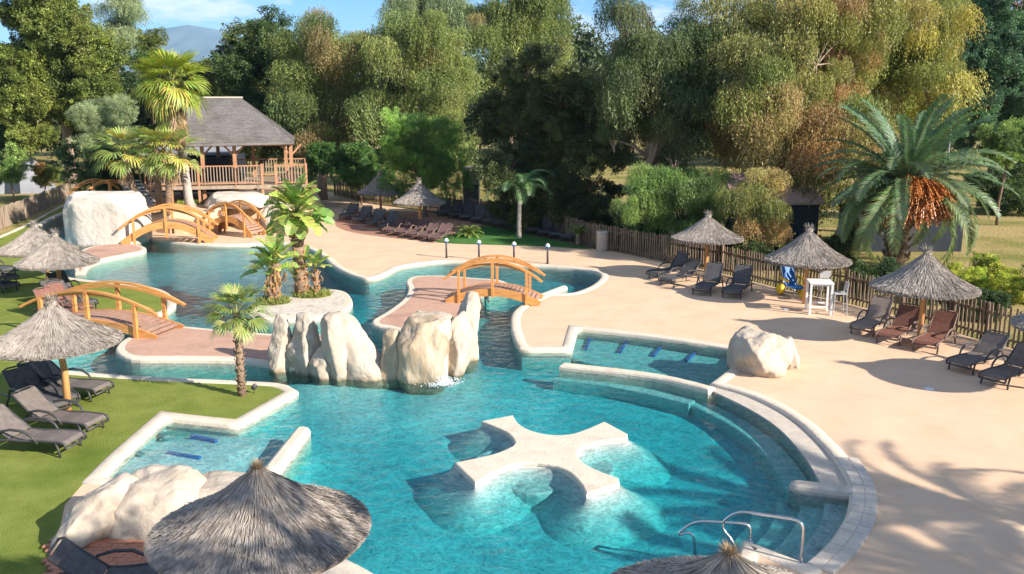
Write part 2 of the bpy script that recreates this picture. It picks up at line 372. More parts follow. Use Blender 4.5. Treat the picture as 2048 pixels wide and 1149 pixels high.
# ------------------------------------------------------------------ mesh helpers
class MB:
    def __init__(s):
        s.v = []; s.f = []
    def add(s, vs, fs):
        o = len(s.v)
        s.v.extend([tuple(p) for p in vs])
        s.f.extend([tuple(o + i for i in f) for f in fs])
        return s
    def box(s, c, d, rz=0.0, mat=None):
        hx, hy, hz = d[0] / 2, d[1] / 2, d[2] / 2
        vs = [Vector((x, y, z)) for x in (-hx, hx) for y in (-hy, hy) for z in (-hz, hz)]
        m_ = mat if mat is not None else Matrix.Rotation(rz, 3, 'Z')
        vs = [m_ @ p + Vector(c) for p in vs]
        return s.add(vs, [(0, 1, 3, 2), (4, 6, 7, 5), (0, 4, 5, 1), (2, 3, 7, 6), (0, 2, 6, 4), (1, 5, 7, 3)])
    def bar(s, a, b, w, h, up=(0, 0, 1)):
        a, b = Vector(a), Vector(b)
        d = (b - a); L = d.length; d = d / L
        sd = d.cross(Vector(up))
        if sd.length < 1e-4: sd = d.cross(Vector((0, 1, 0)))
        sd.normalize(); u = sd.cross(d)
        vs = []
        for p in (a, b):
            for sx, sz in ((-1, -1), (1, -1), (1, 1), (-1, 1)):
                vs.append(p + sd * (sx * w / 2) + u * (sz * h / 2))
        return s.add(vs, [(3, 2, 1, 0), (4, 5, 6, 7), (0, 1, 5, 4), (1, 2, 6, 5), (2, 3, 7, 6), (3, 0, 4, 7)])
    def sweep(s, pts, w, h, up=(0, 0, 1), closed=False):
        """rectangular section swept along points"""
        pts = [Vector(p) for p in pts]; n_ = len(pts); vs = []; fs = []
        for i, p in enumerate(pts):
            if closed: d = pts[(i + 1) % n_] - pts[i - 1]
            else: d = pts[min(i + 1, n_ - 1)] - pts[max(i - 1, 0)]
            d.normalize()
            sd = d.cross(Vector(up))
            if sd.length < 1e-4: sd = d.cross(Vector((0, 1, 0)))
            sd.normalize(); u = sd.cross(d)
            for sx, sz in ((-1, -1), (1, -1), (1, 1), (-1, 1)):
                vs.append(p + sd * (sx * w / 2) + u * (sz * h / 2))
        m_ = n_ if closed else n_ - 1
        for i in range(m_):
            a = 4 * i; b = 4 * ((i + 1) % n_)
            for k in range(4):
                k2 = (k + 1) % 4
                fs.append((a + k, a + k2, b + k2, b + k))
        if not closed:
            fs.append((3, 2, 1, 0)); e = 4 * (n_ - 1); fs.append((e, e + 1, e + 2, e + 3))
        return s.add(vs, fs)
    def tube(s, pts, rad, seg=8, cap=True):
        pts = [Vector(p) for p in pts]; n_ = len(pts)
        if not hasattr(rad, '__len__'): rad = [rad] * n_
        vs = []; fs = []
        ref = Vector((0.13, 0.97, 0.21))
        for i, p in enumerate(pts):
            d = pts[min(i + 1, n_ - 1)] - pts[max(i - 1, 0)]
            d.normalize()
            a = d.cross(ref)
            if a.length < 0.1: a = d.cross(Vector((1, 0, 0)))
            a.normalize(); b = d.cross(a)
            for k in range(seg):
                t = 2 * math.pi * k / seg
                vs.append(p + a * (math.cos(t) * rad[i]) + b * (math.sin(t) * rad[i]))
        for i in range(n_ - 1):
            for k in range(seg):
                k2 = (k + 1) % seg
                fs.append((i * seg + k, i * seg + k2, (i + 1) * seg + k2, (i + 1) * seg + k))
        if cap:
            fs.append(tuple(range(seg - 1, -1, -1))); fs.append(tuple((n_ - 1) * seg + k for k in range(seg)))
        return s.add(vs, fs)
    def lathe(s, prof, seg=24, c=(0, 0, 0)):
        vs = []; fs = []
        for r_, z in prof:
            for k in range(seg):
                t = 2 * math.pi * k / seg
                vs.append((c[0] + r_ * math.cos(t), c[1] + r_ * math.sin(t), c[2] + z))
        for i in range(len(prof) - 1):
            for k in range(seg):
                k2 = (k + 1) % seg
                fs.append((i * seg + k, i * seg + k2, (i + 1) * seg + k2, (i + 1) * seg + k))
        fs.append(tuple(range(seg - 1, -1, -1))); fs.append(tuple((len(prof) - 1) * seg + k for k in range(seg)))
        return s.add(vs, fs)
    def prism(s, poly, z0, z1, bevel=0.0):
        """vertical prism from 2D polygon (list of (x, y)); top edge bevelled"""
        poly = [Vector((p[0], p[1])) for p in poly]
        if area(poly) < 0: poly = poly[::-1]
        n_ = len(poly)
        rings = [(poly, z0)]
        if bevel > 0:
            rings.append((poly, z1 - bevel))
            rings.append((offset(poly, bevel * 0.35), z1 - bevel * 0.35))
            rings.append((offset(poly, bevel), z1))
        else:
            rings.append((poly, z1))
        vs = []; fs = []
        for pl, z in rings:
            vs += [(p[0], p[1], z) for p in pl]
        for r_ in range(len(rings) - 1):
            for i in range(n_):
                j = (i + 1) % n_
                fs.append((r_ * n_ + i, r_ * n_ + j, (r_ + 1) * n_ + j, (r_ + 1) * n_ + i))
        base = (len(rings) - 1) * n_
        top = rings[-1][0]
        for t in tessellate_polygon([[Vector((p[0], p[1], 0)) for p in top]]):
            a, b, c = (Vector((top[i][0], top[i][1])) for i in t)
            if (b - a).cross(c - a) < 0: t = t[::-1]
            fs.append(tuple(base + i for i in t))
            fs.append(tuple(t[::-1]))
        return s.add(vs, fs)
    def data(s, name):
        me = bpy.data.meshes.new(name)
        me.from_pydata(s.v, [], s.f)
        me.update()
        return me
    def build(s, name, mat, parent=None, smooth=False):
        me = s.data(name)
        return link(name, me, mat, parent, smooth)

def link(name, me, mat, parent=None, smooth=False):
    if mat is not None and len(me.materials) == 0: me.materials.append(mat)
    if smooth and len(me.polygons): me.polygons.foreach_set('use_smooth', [True] * len(me.polygons))
    o = bpy.data.objects.new(name, me)
    COL.objects.link(o)
    if parent is not None: o.parent = parent
    return o

def tag(o, label=None, cat=None, group=None, kind=None):
    if label: o['label'] = label
    if cat: o['category'] = cat
    if group: o['group'] = group
    if kind: o['kind'] = kind
    return o

def thing(name, label, cat, loc=(0, 0, 0), rz=0.0, group=None):
    o = bpy.data.objects.new(name, None)
    o.empty_display_size = 0.2
    COL.objects.link(o)
    o.location = loc; o.rotation_euler = (0, 0, rz)
    return tag(o, label, cat, group)

def copy_tree(o, parent=None, label=None, group=None, loc=None, rz=None, scale=None):
    c = o.copy()
    COL.objects.link(c)
    if parent is not None: c.parent = parent
    for ch in [x for x in CH.get(o, o.children)]:
        copy_tree(ch, c)
    if label: c['label'] = label
    if group: c['group'] = group
    if loc is not None: c.location = loc
    if rz is not None: c.rotation_euler = (0, 0, rz)
    if scale is not None: c.scale = scale
    return c
CH = {}

def structure(o):
    o['kind'] = 'structure'
    return o

def area(pl):
    return 0.5 * sum(pl[i][0] * pl[(i + 1) % len(pl)][1] - pl[(i + 1) % len(pl)][0] * pl[i][1] for i in range(len(pl)))

def offset(pl, d):
    """move a CCW polygon inwards by d (outwards if negative)"""
    n_ = len(pl); out = []
    for i in range(n_):
        a, b, c = Vector(pl[i - 1][:2]), Vector(pl[i][:2]), Vector(pl[(i + 1) % n_][:2])
        e1 = (b - a).normalized() if (b - a).length > 1e-6 else Vector((0, 0))
        e2 = (c - b).normalized() if (c - b).length > 1e-6 else e1
        n1 = Vector((-e1.y, e1.x)); n2 = Vector((-e2.y, e2.x))
        m_ = n1 + n2
        if m_.length < 1e-4: m_ = n1
        m_.normalize()
        k = max(0.45, m_.dot(n1))
        out.append(b + m_ * (d / k))
    return out

def smooth_path(pts, closed=True, step=0.25):
    """pts: (x, y) or (x, y, 'c') for a sharp corner; Catmull-Rom elsewhere"""
    P = [Vector((p[0], p[1])) for p in pts]; C = [len(p) > 2 for p in pts]
    n_ = len(P); out = []
    rng = range(n_ if closed else n_ - 1)
    for i in rng:
        j = (i + 1) % n_
        p1, p2 = P[i], P[j]
        p0 = P[i - 1] if (closed or i > 0) else p1
        p3 = P[(j + 1) % n_] if (closed or j < n_ - 1) else p2
        if C[i]: p0 = p1 + (p1 - p2)
        if C[j]: p3 = p2 + (p2 - p1)
        L = (p2 - p1).length
        k = max(1, int(L / step))
        t0 = (p2 - p0) * 0.5; t1 = (p3 - p1) * 0.5
        if C[i]: t0 = (p2 - p1)
        if C[j]: t1 = (p2 - p1)
        if t0.length > L * 1.3: t0 = t0.normalized() * L * 1.3
        if t1.length > L * 1.3: t1 = t1.normalized() * L * 1.3
        for q in range(k):
            t = q / k
            h1 = 2 * t**3 - 3 * t**2 + 1; h2 = t**3 - 2 * t**2 + t
            h3 = -2 * t**3 + 3 * t**2; h4 = t**3 - t**2
            out.append(p1 * h1 + t0 * h2 + p2 * h3 + t1 * h4)
    if not closed: out.append(P[-1])
    return out

def gp(lst, z=0.0):
    r_ = []
    for p in lst:
        q = G(p[0], p[1], z)
        r_.append((q.x, q.y) + tuple(p[2:]))
    return r_

def sheet(name, outer, holes, z, mat):
    loops = [[Vector((p[0], p[1], 0)) for p in outer]] + [[Vector((p[0], p[1], 0)) for p in h] for h in holes]
    flat = [p for lp in loops for p in lp]
    tris = tessellate_polygon(loops)
    vs = [(p.x, p.y, z) for p in flat]
    fs = []
    for t in tris:
        a, b, c = (flat[i] for i in t)
        s_ = (b - a).cross(c - a).z
        if abs(s_) < 1e-9: continue
        fs.append(t if s_ > 0 else t[::-1])
    me = bpy.data.meshes.new(name)
    me.from_pydata(vs, [], fs); me.update()
    return structure(link(name, me, mat))

# ------------------------------------------------------------------ pool outline (photograph pixels, water edge)
WZ = -0.09      # water level
pool_px = [
    (410, 489), (470, 490), (530, 487), (590, 488), (640, 508), (668, 531), (700, 548), (738, 557), (770, 548), (800, 534),
    (850, 526), (900, 523), (1000, 528), (1100, 533), (1180, 541), (1204, 551), (1195, 566), (1170, 580), (1141, 588),
    (1095, 590), (1070, 600), (1045, 612), (1028, 628), (1025, 655), (1034, 684), (1044, 699, 'c'), (1141, 699, 'c'),
    (1152, 657, 'c'), (1250, 667), (1350, 680), (1490, 702, 'c'), (1468, 736, 'c'), (1425, 768, 'c'),
    (1500, 790), (1580, 830), (1640, 880), (1680, 930), (1703, 975), (1703, 1015), (1690, 1050), (1660, 1092), (1614, 1132, 'c'),
    (1492, 1086, 'c'), (1465, 1150), (1400, 1230), (1250, 1290), (1050, 1290), (850, 1210), (740, 1150), (668, 1112), (620, 1080),
    (560, 1030), (520, 985), (500, 962, 'c'), (330, 964), (198, 958, 'c'), (250, 905), (330, 834, 'c'),
    (476, 850, 'c'), (592, 784, 'c'), (556, 769), (430, 762), (300, 756), (160, 746), (90, 738), (70, 722), (88, 704), (150, 686),
    (215, 668), (262, 650), (305, 634), (342, 619), (347, 600), (320, 581), (260, 569), (170, 561), (118, 552), (85, 536), (66, 505),
    (64, 470), (87, 446), (139, 424), (190, 428), (260, 450), (292, 474), (340, 484),
]
pool = smooth_path(gp(pool_px))
if area(pool) < 0: pool = pool[::-1]

# big ground sheet with the pool cut out; deck sheet over it
BIG = 12000
outer_big = [(-BIG, -400), (BIG, -400), (BIG, BIG), (-BIG, BIG)]
sheet('ground', outer_big, [pool], 0.0, M['field'])
fence_right_px = [(1190, 499), (1225, 503), (1324, 524), (1440, 548), (1560, 579), (1688, 607), (1800, 636), (1900, 664), (1966, 684), (2048, 706), (2200, 748)]
deck_px = [(660, 385), (700, 398), (760, 408), (860, 425), (960, 440), (1080, 462), (1190, 498), (1225, 502), (1324, 523), (1440, 547), (1560, 578), (1688, 606), (1800, 635),
           (1900, 663), (1966, 683), (2048, 705), (2250, 765)]
deck = gp(deck_px) + [(18, 18), (18, 2), (-20, 2), (-24, 14)] + gp([(-120, 640), (-60, 560), (0, 473), (60, 446), (139, 404), (230, 392), (400, 384), (560, 384)])
deck = [(p[0], p[1]) for p in deck]
sheet('pool_deck', deck, [pool], 0.004, M['sand'])

# ------------------------------------------------------------------ pool shell
def pool_wall():
    b = MB()
    n_ = len(pool)
    vs = [(p.x, p.y, 0.02) for p in pool] + [(p.x, p.y, -2.6) for p in pool]
    fs = [(i, (i + 1) % n_, n_ + (i + 1) % n_, n_ + i) for i in range(n_)]
    b.add(vs, fs)
    return structure(b.build('pool_wall', M['poolwall']))
pool_wall()

def inside(pt, pl):
    x, y = pt; c = False; j = len(pl) - 1
    for i in range(len(pl)):
        xi, yi = pl[i][0], pl[i][1]; xj, yj = pl[j][0], pl[j][1]
        if (yi > y) != (yj > y) and x < (xj - xi) * (y - yi) / (yj - yi) + xi: c = not c
        j = i
    return c

kids = [Vector(p[:2]) for p in gp([(190, 965), (330, 830), (476, 848), (560, 800), (575, 870), (520, 985)])]
bay = [Vector(p[:2]) for p in gp([(1141, 640), (1500, 690), (1480, 760), (1400, 768), (1120, 722)])]
def floor_depth(x, y):
    d = -1.35
    def blob(cx, cy, r, z, d):
        t = math.hypot(x - cx, y - cy) / r
        if t < 1:
            w = (1 - t * t) ** 2
            return d * (1 - w) + z * w
        return d
    q = G(480, 560); d = blob(q.x, q.y, 7.0, -2.0, d)
    q = G(430, 500); d = blob(q.x, q.y, 5.5, -0.5, d)
    q = G(620, 500); d = blob(q.x, q.y, 4.0, -0.7, d)
    q = G(200, 745); d = blob(q.x, q.y, 2.5, -0.8, d)
    q = G(1080, 905); d = blob(q.x, q.y, 3.2, -1.15, d)
    q = G(1300, 900); d = blob(q.x, q.y, 4.5, -1.5, d)
    q = G(740, 745); d = blob(q.x, q.y, 4.2, -0.25, d)
    q = G(300, 915); d = blob(q.x, q.y, 3.6, -0.32, d)
    q = G(430, 880); d = blob(q.x, q.y, 2.6, -0.40, d)
    q = G(890, 765); d = blob(q.x, q.y, 4.0, -0.9, d)
    d = WZ + (d - WZ) * 0.45
    return d + 0.03 * noise.noise(Vector((x * 0.8, y * 0.8, 0)))
def pool_floor():
    xs = [p.x for p in pool]; ys = [p.y for p in pool]
    x0, x1, y0, y1 = min(xs) - 1, max(xs) + 1, min(ys) - 1, max(ys) + 1
    st = 0.3; nx = int((x1 - x0) / st); ny = int((y1 - y0) / st)
    vs = [(x0 + i * st, y0 + j * st, floor_depth(x0 + i * st, y0 + j * st)) for j in range(ny) for i in range(nx)]
    fs = [(j * nx + i, j * nx + i + 1, (j + 1) * nx + i + 1, (j + 1) * nx + i) for j in range(ny - 1) for i in range(nx - 1)]
    b = MB(); b.add(vs, fs)
    structure(b.build('pool_floor', M['poolfloor'], smooth=True))
pool_floor()

# water body: closed prism a little wider than the basin
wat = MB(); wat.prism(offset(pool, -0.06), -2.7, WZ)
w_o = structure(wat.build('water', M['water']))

# steps and ledges in the water (all solid plaster under the surface)
def ribbon(name, line, o0, o1, z0, z1, mat, bevel=0.03, kind=True):
    """solid band between two offsets to the left of an open line"""
    L = [Vector(p[:2]) for p in line]
    def off(d):
        r_ = []
        for i in range(len(L)):
            a = L[max(i - 1, 0)]; c = L[min(i + 1, len(L) - 1)]
            e = (c - a).normalized(); nn = Vector((-e.y, e.x))
            r_.append(L[i] + nn * d)
        return r_
    pl = off(o0) + off(o1)[::-1]
    b = MB(); b.prism(pl, z0, z1, bevel)
    o = b.build(name, mat)
    if kind: structure(o)
    return o
curve_out = smooth_path(gp([(1425, 768), (1500, 790), (1580, 830), (1640, 880), (1680, 930), (1703, 975)]), closed=False)
curve_in = smooth_path(gp([(1413, 773), (1500, 815), (1560, 855), (1610, 910), (1643, 965)]), closed=False)
led = MB(); led.prism(curve_out + curve_in[::-1], -2.0, -0.045, 0.0)
structure(led.build('overflow_ledge', M['stone']))
# direction left of line travel: curve goes away towards camera; pool lies to its right => negative offsets
ribbon('submerged_bench', curve_in, -0.02, -0.55, -2.0, -0.36, M['step'])
st_line = smooth_path(gp([(1703, 975), (1703, 1015), (1690, 1050), (1660, 1092), (1614, 1132)]), closed=False)
for k in range(4):
    ribbon('pool_step', st_line, 0.05, -0.42 * (k + 1) - 0.05, -2.2, -0.21 - 0.11 * k, M['step'])
for k in range(1):
    ribbon('pool_step', smooth_path(gp([(1120, 726), (1250, 742), (1400, 774)]), closed=False), -0.02, -0.55 * (k + 1), -2.2, -0.30 - 0.14 * k, M['step'])
b = MB(); b.prism(gp([(1135, 690), (1146, 652), (1250, 662), (1350, 676), (1500, 697), (1476, 744), (1440, 750), (1300, 722), (1180, 706)]), -2.0, -0.34)
structure(b.build('bay_floor', M['step']))
for i, (ax, ay, bx, by) in enumerate([(1183, 668, 1172, 699), (1257, 675, 1240, 705), (1330, 684, 1306, 712), (1404, 694, 1372, 722)]):
    a = G(ax, ay, -0.3); c = G(bx, by, -0.3)
    b = MB(); b.bar((a.x, a.y, -0.30), (c.x, c.y, -0.30), 0.08, 0.07)
    tag(b.build('seat_divider', M['blue']), 'dark blue divider under the shallow water of the bay, number %s' % 'x', 'divider', 'dividers on the submerged bench')
DIV = [o for o in COL.objects if o.name.startswith('seat_divider')]
for o, t in zip(DIV, ('nearest the square deck corner', 'second from the square deck corner', 'third from the square deck corner', 'nearest the big pale boulder')):
    o['label'] = 'dark blue seat divider under the shallow bay water, ' + t

for i, (ax, ay, bx, by, w_, lb) in enumerate([(383, 871, 432, 882, 0.09, 'long dark blue bar under the shallow kids pool water, farther one'), (335, 905, 400, 916, 0.09, 'long dark blue bar under the shallow kids pool water, nearer one'),
        (312, 862, 334, 872, 0.14, 'short teal block under the kids pool water by the lawn corner'), (262, 900, 284, 912, 0.14, 'short teal block under the kids pool water near the cream boulder')]):
    a = G(ax, ay, -0.2); c = G(bx, by, -0.2)
    b = MB(); b.bar((a.x, a.y, -0.24), (c.x, c.y, -0.24), w_, 0.12)
    tag(b.build('water_seat', M['blue'] if i < 2 else M['tealtile']), lb, 'seat bar')
# ------------------------------------------------------------------ copings
def coping(name, line, width, z1, mat, closed=True, inset=0.05, label=None):
    """kerb outside a CCW pool line, rounded top"""
    L = [Vector(p[:2]) for p in line]
    prof = [(inset, -0.20), (inset + 0.01, z1 - 0.05), (inset - 0.02, z1 - 0.015), (inset - 0.07, z1), (-width + 0.06, z1), (-width, z1 - 0.04), (-width, -0.1)]
    rings = [offset(L, p[0]) if closed else None for p in prof]
    n_ = len(L); vs = []; fs = []
    for (o_, z), rg in zip(prof, rings):
        for i, p in enumerate(rg):
            w = 0.012 * noise.noise(Vector((p[0] * 1.3, p[1] * 1.3, z * 3)))
            vs.append((p[0] + w, p[1] + w, z + w * 0.6))
    m_ = len(prof)
    for r_ in range(m_ - 1):
        for i in range(n_):
            j = (i + 1) % n_
            fs.append((r_ * n_ + i, (r_ + 1) * n_ + i, (r_ + 1) * n_ + j, r_ * n_ + j))
    b = MB(); b.add(vs, fs)
    return structure(b.build(name, mat, smooth=True))
coping('pool_coping', pool, 0.27, 0.035, M['cream'])

def island(name, px, z1, mat_top, label=None, edge=0.26, z_top_px=0.05):
    pts = smooth_path([(p[0], p[1]) + tuple(q[2:]) for p, q in zip(gp([(p[0], p[1]) for p in px], z_top_px), px)])
    if area(pts) < 0: pts = pts[::-1]
    b = MB(); b.prism(pts, -2.3, z1, 0.06)
    body = structure(b.build(name, M['cream']))
    inner = offset(pts, edge)
    b2 = MB(); b2.prism(inner, -0.3, z1 + 0.006)
    o = b2.build(name + '_paving', mat_top)
    structure(o)
    return pts
island('plant_island', [(497, 626), (520, 609), (600, 590), (650, 579), (688, 582), (704, 598), (700, 613), (668, 628), (600, 637), (540, 638), (505, 634)], 0.05, M['whiterock'])
island('west_island', [(232, 702), (240, 684), (268, 668), (300, 657), (330, 650), (400, 655), (470, 662), (560, 668), (650, 668), (665, 690), (640, 735),
                       (540, 728), (470, 719), (350, 717), (262, 716)], 0.05, M['pink'])
island('east_island', [(745, 640), (775, 622), (806, 598), (816, 578), (812, 562), (828, 553), (880, 551), (950, 556), (1000, 560), (1016, 568), (995, 578),
                       (955, 590), (948, 612), (945, 640), (925, 662), (840, 668), (775, 655), (748, 650)], 0.05, M['pink'])
island('lagoon_path', [(170, 497), (212, 489), (262, 488), (290, 494), (288, 502), (258, 508), (210, 518), (180, 530), (168, 545), (150, 545), (150, 515)], 0.05, M['pink'], edge=0.2)

# lawn left
lawn_outer = gp([(-400, 760), (-120, 560), (0, 471), (70, 442), (137, 408)])
lawn_edge = offset(pool, -0.2)
def near_idx(pl, px, py):
    q = G(px, py); return min(range(len(pl)), key=lambda i: (pl[i][0] - q.x) ** 2 + (pl[i][1] - q.y) ** 2)
i0 = near_idx(pool, 139, 424); i1 = near_idx(pool, 198, 958)
seg = []
i = i0
while i != i1:
    seg.append(lawn_edge[i]); i = (i + 1) % len(pool)
seg.append(lawn_edge[i1])
lawn = [(p[0], p[1]) for p in seg] + [(p[0], p[1]) for p in gp([(130, 1010), (100, 1149), (60, 1300)])] + [(-9, 7), (-24, 7)] + [(p[0], p[1]) for p in gp([(-400, 800), (-100, 560), (0, 470), (70, 442), (137, 408)])]
sheet('lawn', lawn, [], 0.010, M['lawn'])
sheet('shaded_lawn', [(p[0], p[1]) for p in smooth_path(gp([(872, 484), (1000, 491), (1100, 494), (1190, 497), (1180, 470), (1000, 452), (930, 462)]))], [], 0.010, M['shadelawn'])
sheet('terracotta_paving', [(p[0], p[1]) for p in smooth_path(gp([(672, 452), (700, 464), (760, 474), (820, 480), (874, 484), (935, 466), (1010, 452), (960, 434), (850, 424), (740, 425), (680, 437)]))], [], 0.008, M['redpaving'])
sheet('planting_bed', [(p[0], p[1]) for p in gp([(850, 424), (1190, 499), (1190, 470), (1100, 440), (860, 395)])], [], 0.012, M['earth'])
# white paved band outside the entry steps
wb = smooth_path(gp([(1672, 918), (1690, 945), (1703, 975), (1703, 1015), (1690, 1050), (1660, 1092), (1614, 1132)]), closed=False)
bn = ribbon('paving_band', wb, 0.0, 0.42, -0.2, 0.040, M['whitepav'], bevel=0.0)
_n = 11
for k in range(_n):
    a_ = int(k * (len(wb) - 1) / _n); c_ = int((k + 1) * (len(wb) - 1) / _n)
    if c_ - a_ < 1: continue
    sg = wb[a_:c_ + 1]
    sg[0] = sg[0].lerp(sg[1], 0.08); sg[-1] = sg[-1].lerp(sg[-2], 0.08)
    for o0_, o1_ in ((0.0, 0.205), (0.217, 0.41)):
        o = ribbon('slab', sg, o0_, o1_, 0.0, 0.050 + 0.002 * (k % 3), M['whitepav'], bevel=0.006, kind=False); o.parent = bn

# ------------------------------------------------------------------ bars of coping in the water
def log_bar(name, a, b_, w, z1, label, mat='cream', rnd=True, z0=-2.2):
    ax, ay = a; bx, by = b_
    p, q = G(ax, ay, z1), G(bx, by, z1)
    d = (q - p); L = d.length; n_ = 12
    pl = []
    dn = Vector((d.x, d.y)).normalized(); nn = Vector((-dn.y, dn.x))
    P0 = Vector((p.x, p.y)); Q0 = Vector((q.x, q.y))
    for k in range(9):
        t = -math.pi / 2 + math.pi * k / 8
        pl.append(Q0 + dn * (math.cos(t) * w / 2) + nn * (math.sin(t) * w / 2))
    for k in range(9):
        t = math.pi / 2 + math.pi * k / 8
        pl.append(P0 + dn * (math.cos(t) * w / 2) + nn * (math.sin(t) * w / 2))
    b = MB(); b.prism(pl, z0, z1, min(0.1, w * 0.3))
    return tag(b.build(name, M[mat], smooth=False), label, 'low wall')
b = MB()
dv = smooth_path(gp([(1122, 727), (1250, 741), (1330, 753), (1402, 770), (1424, 776)], 0.05), closed=False)
pl = []
L_ = [Vector(p) for p in dv]
def offl(L, d):
    r_ = []
    for i in range(len(L)):
        a = L[max(i - 1, 0)]; c = L[min(i + 1, len(L) - 1)]
        e = (c - a).normalized(); r_.append(L[i] + Vector((-e.y, e.x)) * d)
    return r_
b.prism(offl(L_, 0.16) + offl(L_, -0.16)[::-1], -2.2, 0.05, 0.07)
tag(b.build('divider_wall', M['cream']), 'curved cream divider wall between the shallow bay and the main pool', 'low wall')
log_bar('pool_bar', (1598, 964), (1698, 976), 0.36, 0.07, 'round ended beige bar wall reaching from the deck into the main pool', 'stone')
log_bar('kerb_bar', (1128, 572), (1080, 590), 0.28, 0.05, 'short cream bar wall in the channel behind the right hand footbridge')
log_bar('pool_spur', (604, 856), (545, 930), 0.36, 0.08, 'tapered white spur wall behind the tip of the large foreground parasol')

# cross platform
crs_z = [(270, 290), (480, 250), (503, 290), (560, 335), (700, 376), (850, 376), (960, 342), (1080, 291), (1232, 372), (1234, 402), (1080, 415), (935, 458), (900, 505), (940, 560),
         (1060, 620), (1172, 660), (1182, 695), (962, 766), (920, 690), (850, 622), (760, 582), (640, 562), (550, 562), (420, 590), (230, 692), (95, 560), (330, 510), (440, 470), (492, 432), (450, 370), (370, 330)]
cc = {0, 1, 8, 9, 16, 17, 24, 25, 7}
crs = gp([((880 + x / 3.283), (750 + y / 3.283)) + (('c',) if i in cc else ()) for i, (x, y) in enumerate(crs_z)], 0.06)
crs = smooth_path(crs, step=0.15)
cr_c = sum(crs, Vector((0, 0))) / len(crs)
t = thing('cross_platform', 'cream cross shaped platform with four flared arms standing in the pool', 'platform', (cr_c.x, cr_c.y, 0))
loc = [(p.x - cr_c.x, p.y - cr_c.y) for p in crs]
b = MB(); b.prism(loc, -0.06, 0.015, 0.03); b.build('slab', M['cream'], t)
lo2 = [Vector(p) for p in loc]
if area(lo2) < 0: lo2 = lo2[::-1]
b = MB()      # battered foot that spreads out and sinks away under the water
_dense = []
for i_ in range(len(lo2)):
    _dense.append(lo2[i_]); _dense.append(lo2[i_].lerp(lo2[(i_ + 1) % len(lo2)], 0.5))
_nr = [Vector((0, 0))] * len(_dense)
for i_ in range(len(_dense)):
    e_ = (_dense[(i_ + 3) % len(_dense)] - _dense[i_ - 3]).normalized(); _nr[i_] = Vector((e_.y, -e_.x))
_rg = [(-0.03, -0.06), (0.03, -0.13), (0.12, -0.20), (0.26, -0.30), (0.45, -0.42), (0.70, -0.56), (1.0, -0.75), (1.3, -1.2)]
_vs = []
for o_, z_ in _rg:
    for p_, n_2 in zip(_dense, _nr):
        q_ = p_ + n_2 * o_
        _vs.append((q_.x, q_.y, z_ + 0.02 * noise.noise(Vector((q_.x * 2, q_.y * 2, z_ * 5)))))
_m = len(_dense)
b.add(_vs, [(r_ * _m + i_, (r_ + 1) * _m + i_, (r_ + 1) * _m + (i_ + 1) % _m, r_ * _m + (i_ + 1) % _m) for r_ in range(len(_rg) - 1) for i_ in range(_m)])
b.build('pedestal', M['step'], t, True)
for a in (90, 0, -90, 180):
    v = Vector((math.cos(R(a - 12)), math.sin(R(a - 12))))
    pl = []
    for k in range(20):
        t_ = 2 * math.pi * k / 20
        pl.append((v.x * 0.85 + 0.62 * math.cos(t_), v.y * 0.85 + 0.62 * math.sin(t_)))
    b = MB(); b.prism(pl, -1.6, -0.30, 0.04); b.build('seat', M['step'], t)

# ------------------------------------------------------------------ boulders
def ico_data(sub):
    import bmesh
    bm = bmesh.new(); bmesh.ops.create_icosphere(bm, subdivisions=sub, radius=1.0)
    v = [p.co.copy() for p in bm.verts]; f = [tuple(x.index for x in q.verts) for q in bm.faces]
    bm.free(); return v, f
ICO4 = ico_data(4); ICO5 = ico_data(5); ICO2 = ico_data(2)
def boulder(px, base_py, w_px, h_px, depth, label, seed, mat='rock', sq=0.75, amp=0.16, lean=(0, 0), rz=0.0, taper=0.0, sink=0.35, ico=None, z0=0.0, cat='rock', group=None, name='boulder', flat=1.0, cut=12, cutd=0.80):
    p = G(px, base_py, z0)
    mpp = math.hypot(p.y, H) / F
    w = w_px * mpp; h = h_px * mpp * 1.04
    V, Fc = ico or ICO5
    rnd = random.Random(seed); off = Vector((rnd.uniform(-50, 50), rnd.uniform(-50, 50), rnd.uniform(-50, 50)))
    hh = (h + sink) / 2
    vs = []
    planes = []
    for _ in range(cut):
        a_ = rnd.uniform(0, 2 * math.pi); e_ = rnd.uniform(-0.25, 0.9)
        planes.append((Vector((math.cos(a_) * math.cos(e_), math.sin(a_) * math.cos(e_), math.sin(e_))), cutd * rnd.uniform(0.9, 1.22)))
    for v in V:
        q = Vector([math.copysign(abs(c) ** sq, c) for c in v])
        for pn_, pd_ in planes:
            ex = q.dot(pn_) - pd_
            if ex > 0: q = q - pn_ * (ex * 0.88)
        zz = min(q.z, flat)
        tp = 1 - taper * (zz * 0.5 + 0.5)
        q = Vector((q.x * w / 2 * tp, q.y * depth / 2 * tp, zz * hh))
        s_ = max(w, depth, h)
        nn = noise.fractal(q / s_ * 2.6 + off, 0.9, 2.1, 4) * amp
        rid = (1 - abs(noise.noise(Vector((q.x / s_ * 3.2, q.y / s_ * 3.2, q.z / s_ * 1.1)) + off * 0.7)) * 2) * amp * 0.45
        fine = noise.fractal(q * 3.0 + off, 0.8, 2.1, 3) * 0.03
        q = q + v * ((nn - max(0, rid) * 0.6) * s_ * 0.5 + fine)
        t_ = q.z / hh * 0.5 + 0.5
        q.x += lean[0] * t_; q.y += lean[1] * t_
        vs.append(q)
    b = MB(); b.add(vs, Fc)
    o = b.build(name, M[mat], smooth=True)
    o.location = (p.x, p.y + depth * 0.25, z0 + hh - sink)
    o.rotation_euler = (0, 0, rz)
    return tag(o, label, cat, group)
g_ = 'row of pale standing rocks in the pool'
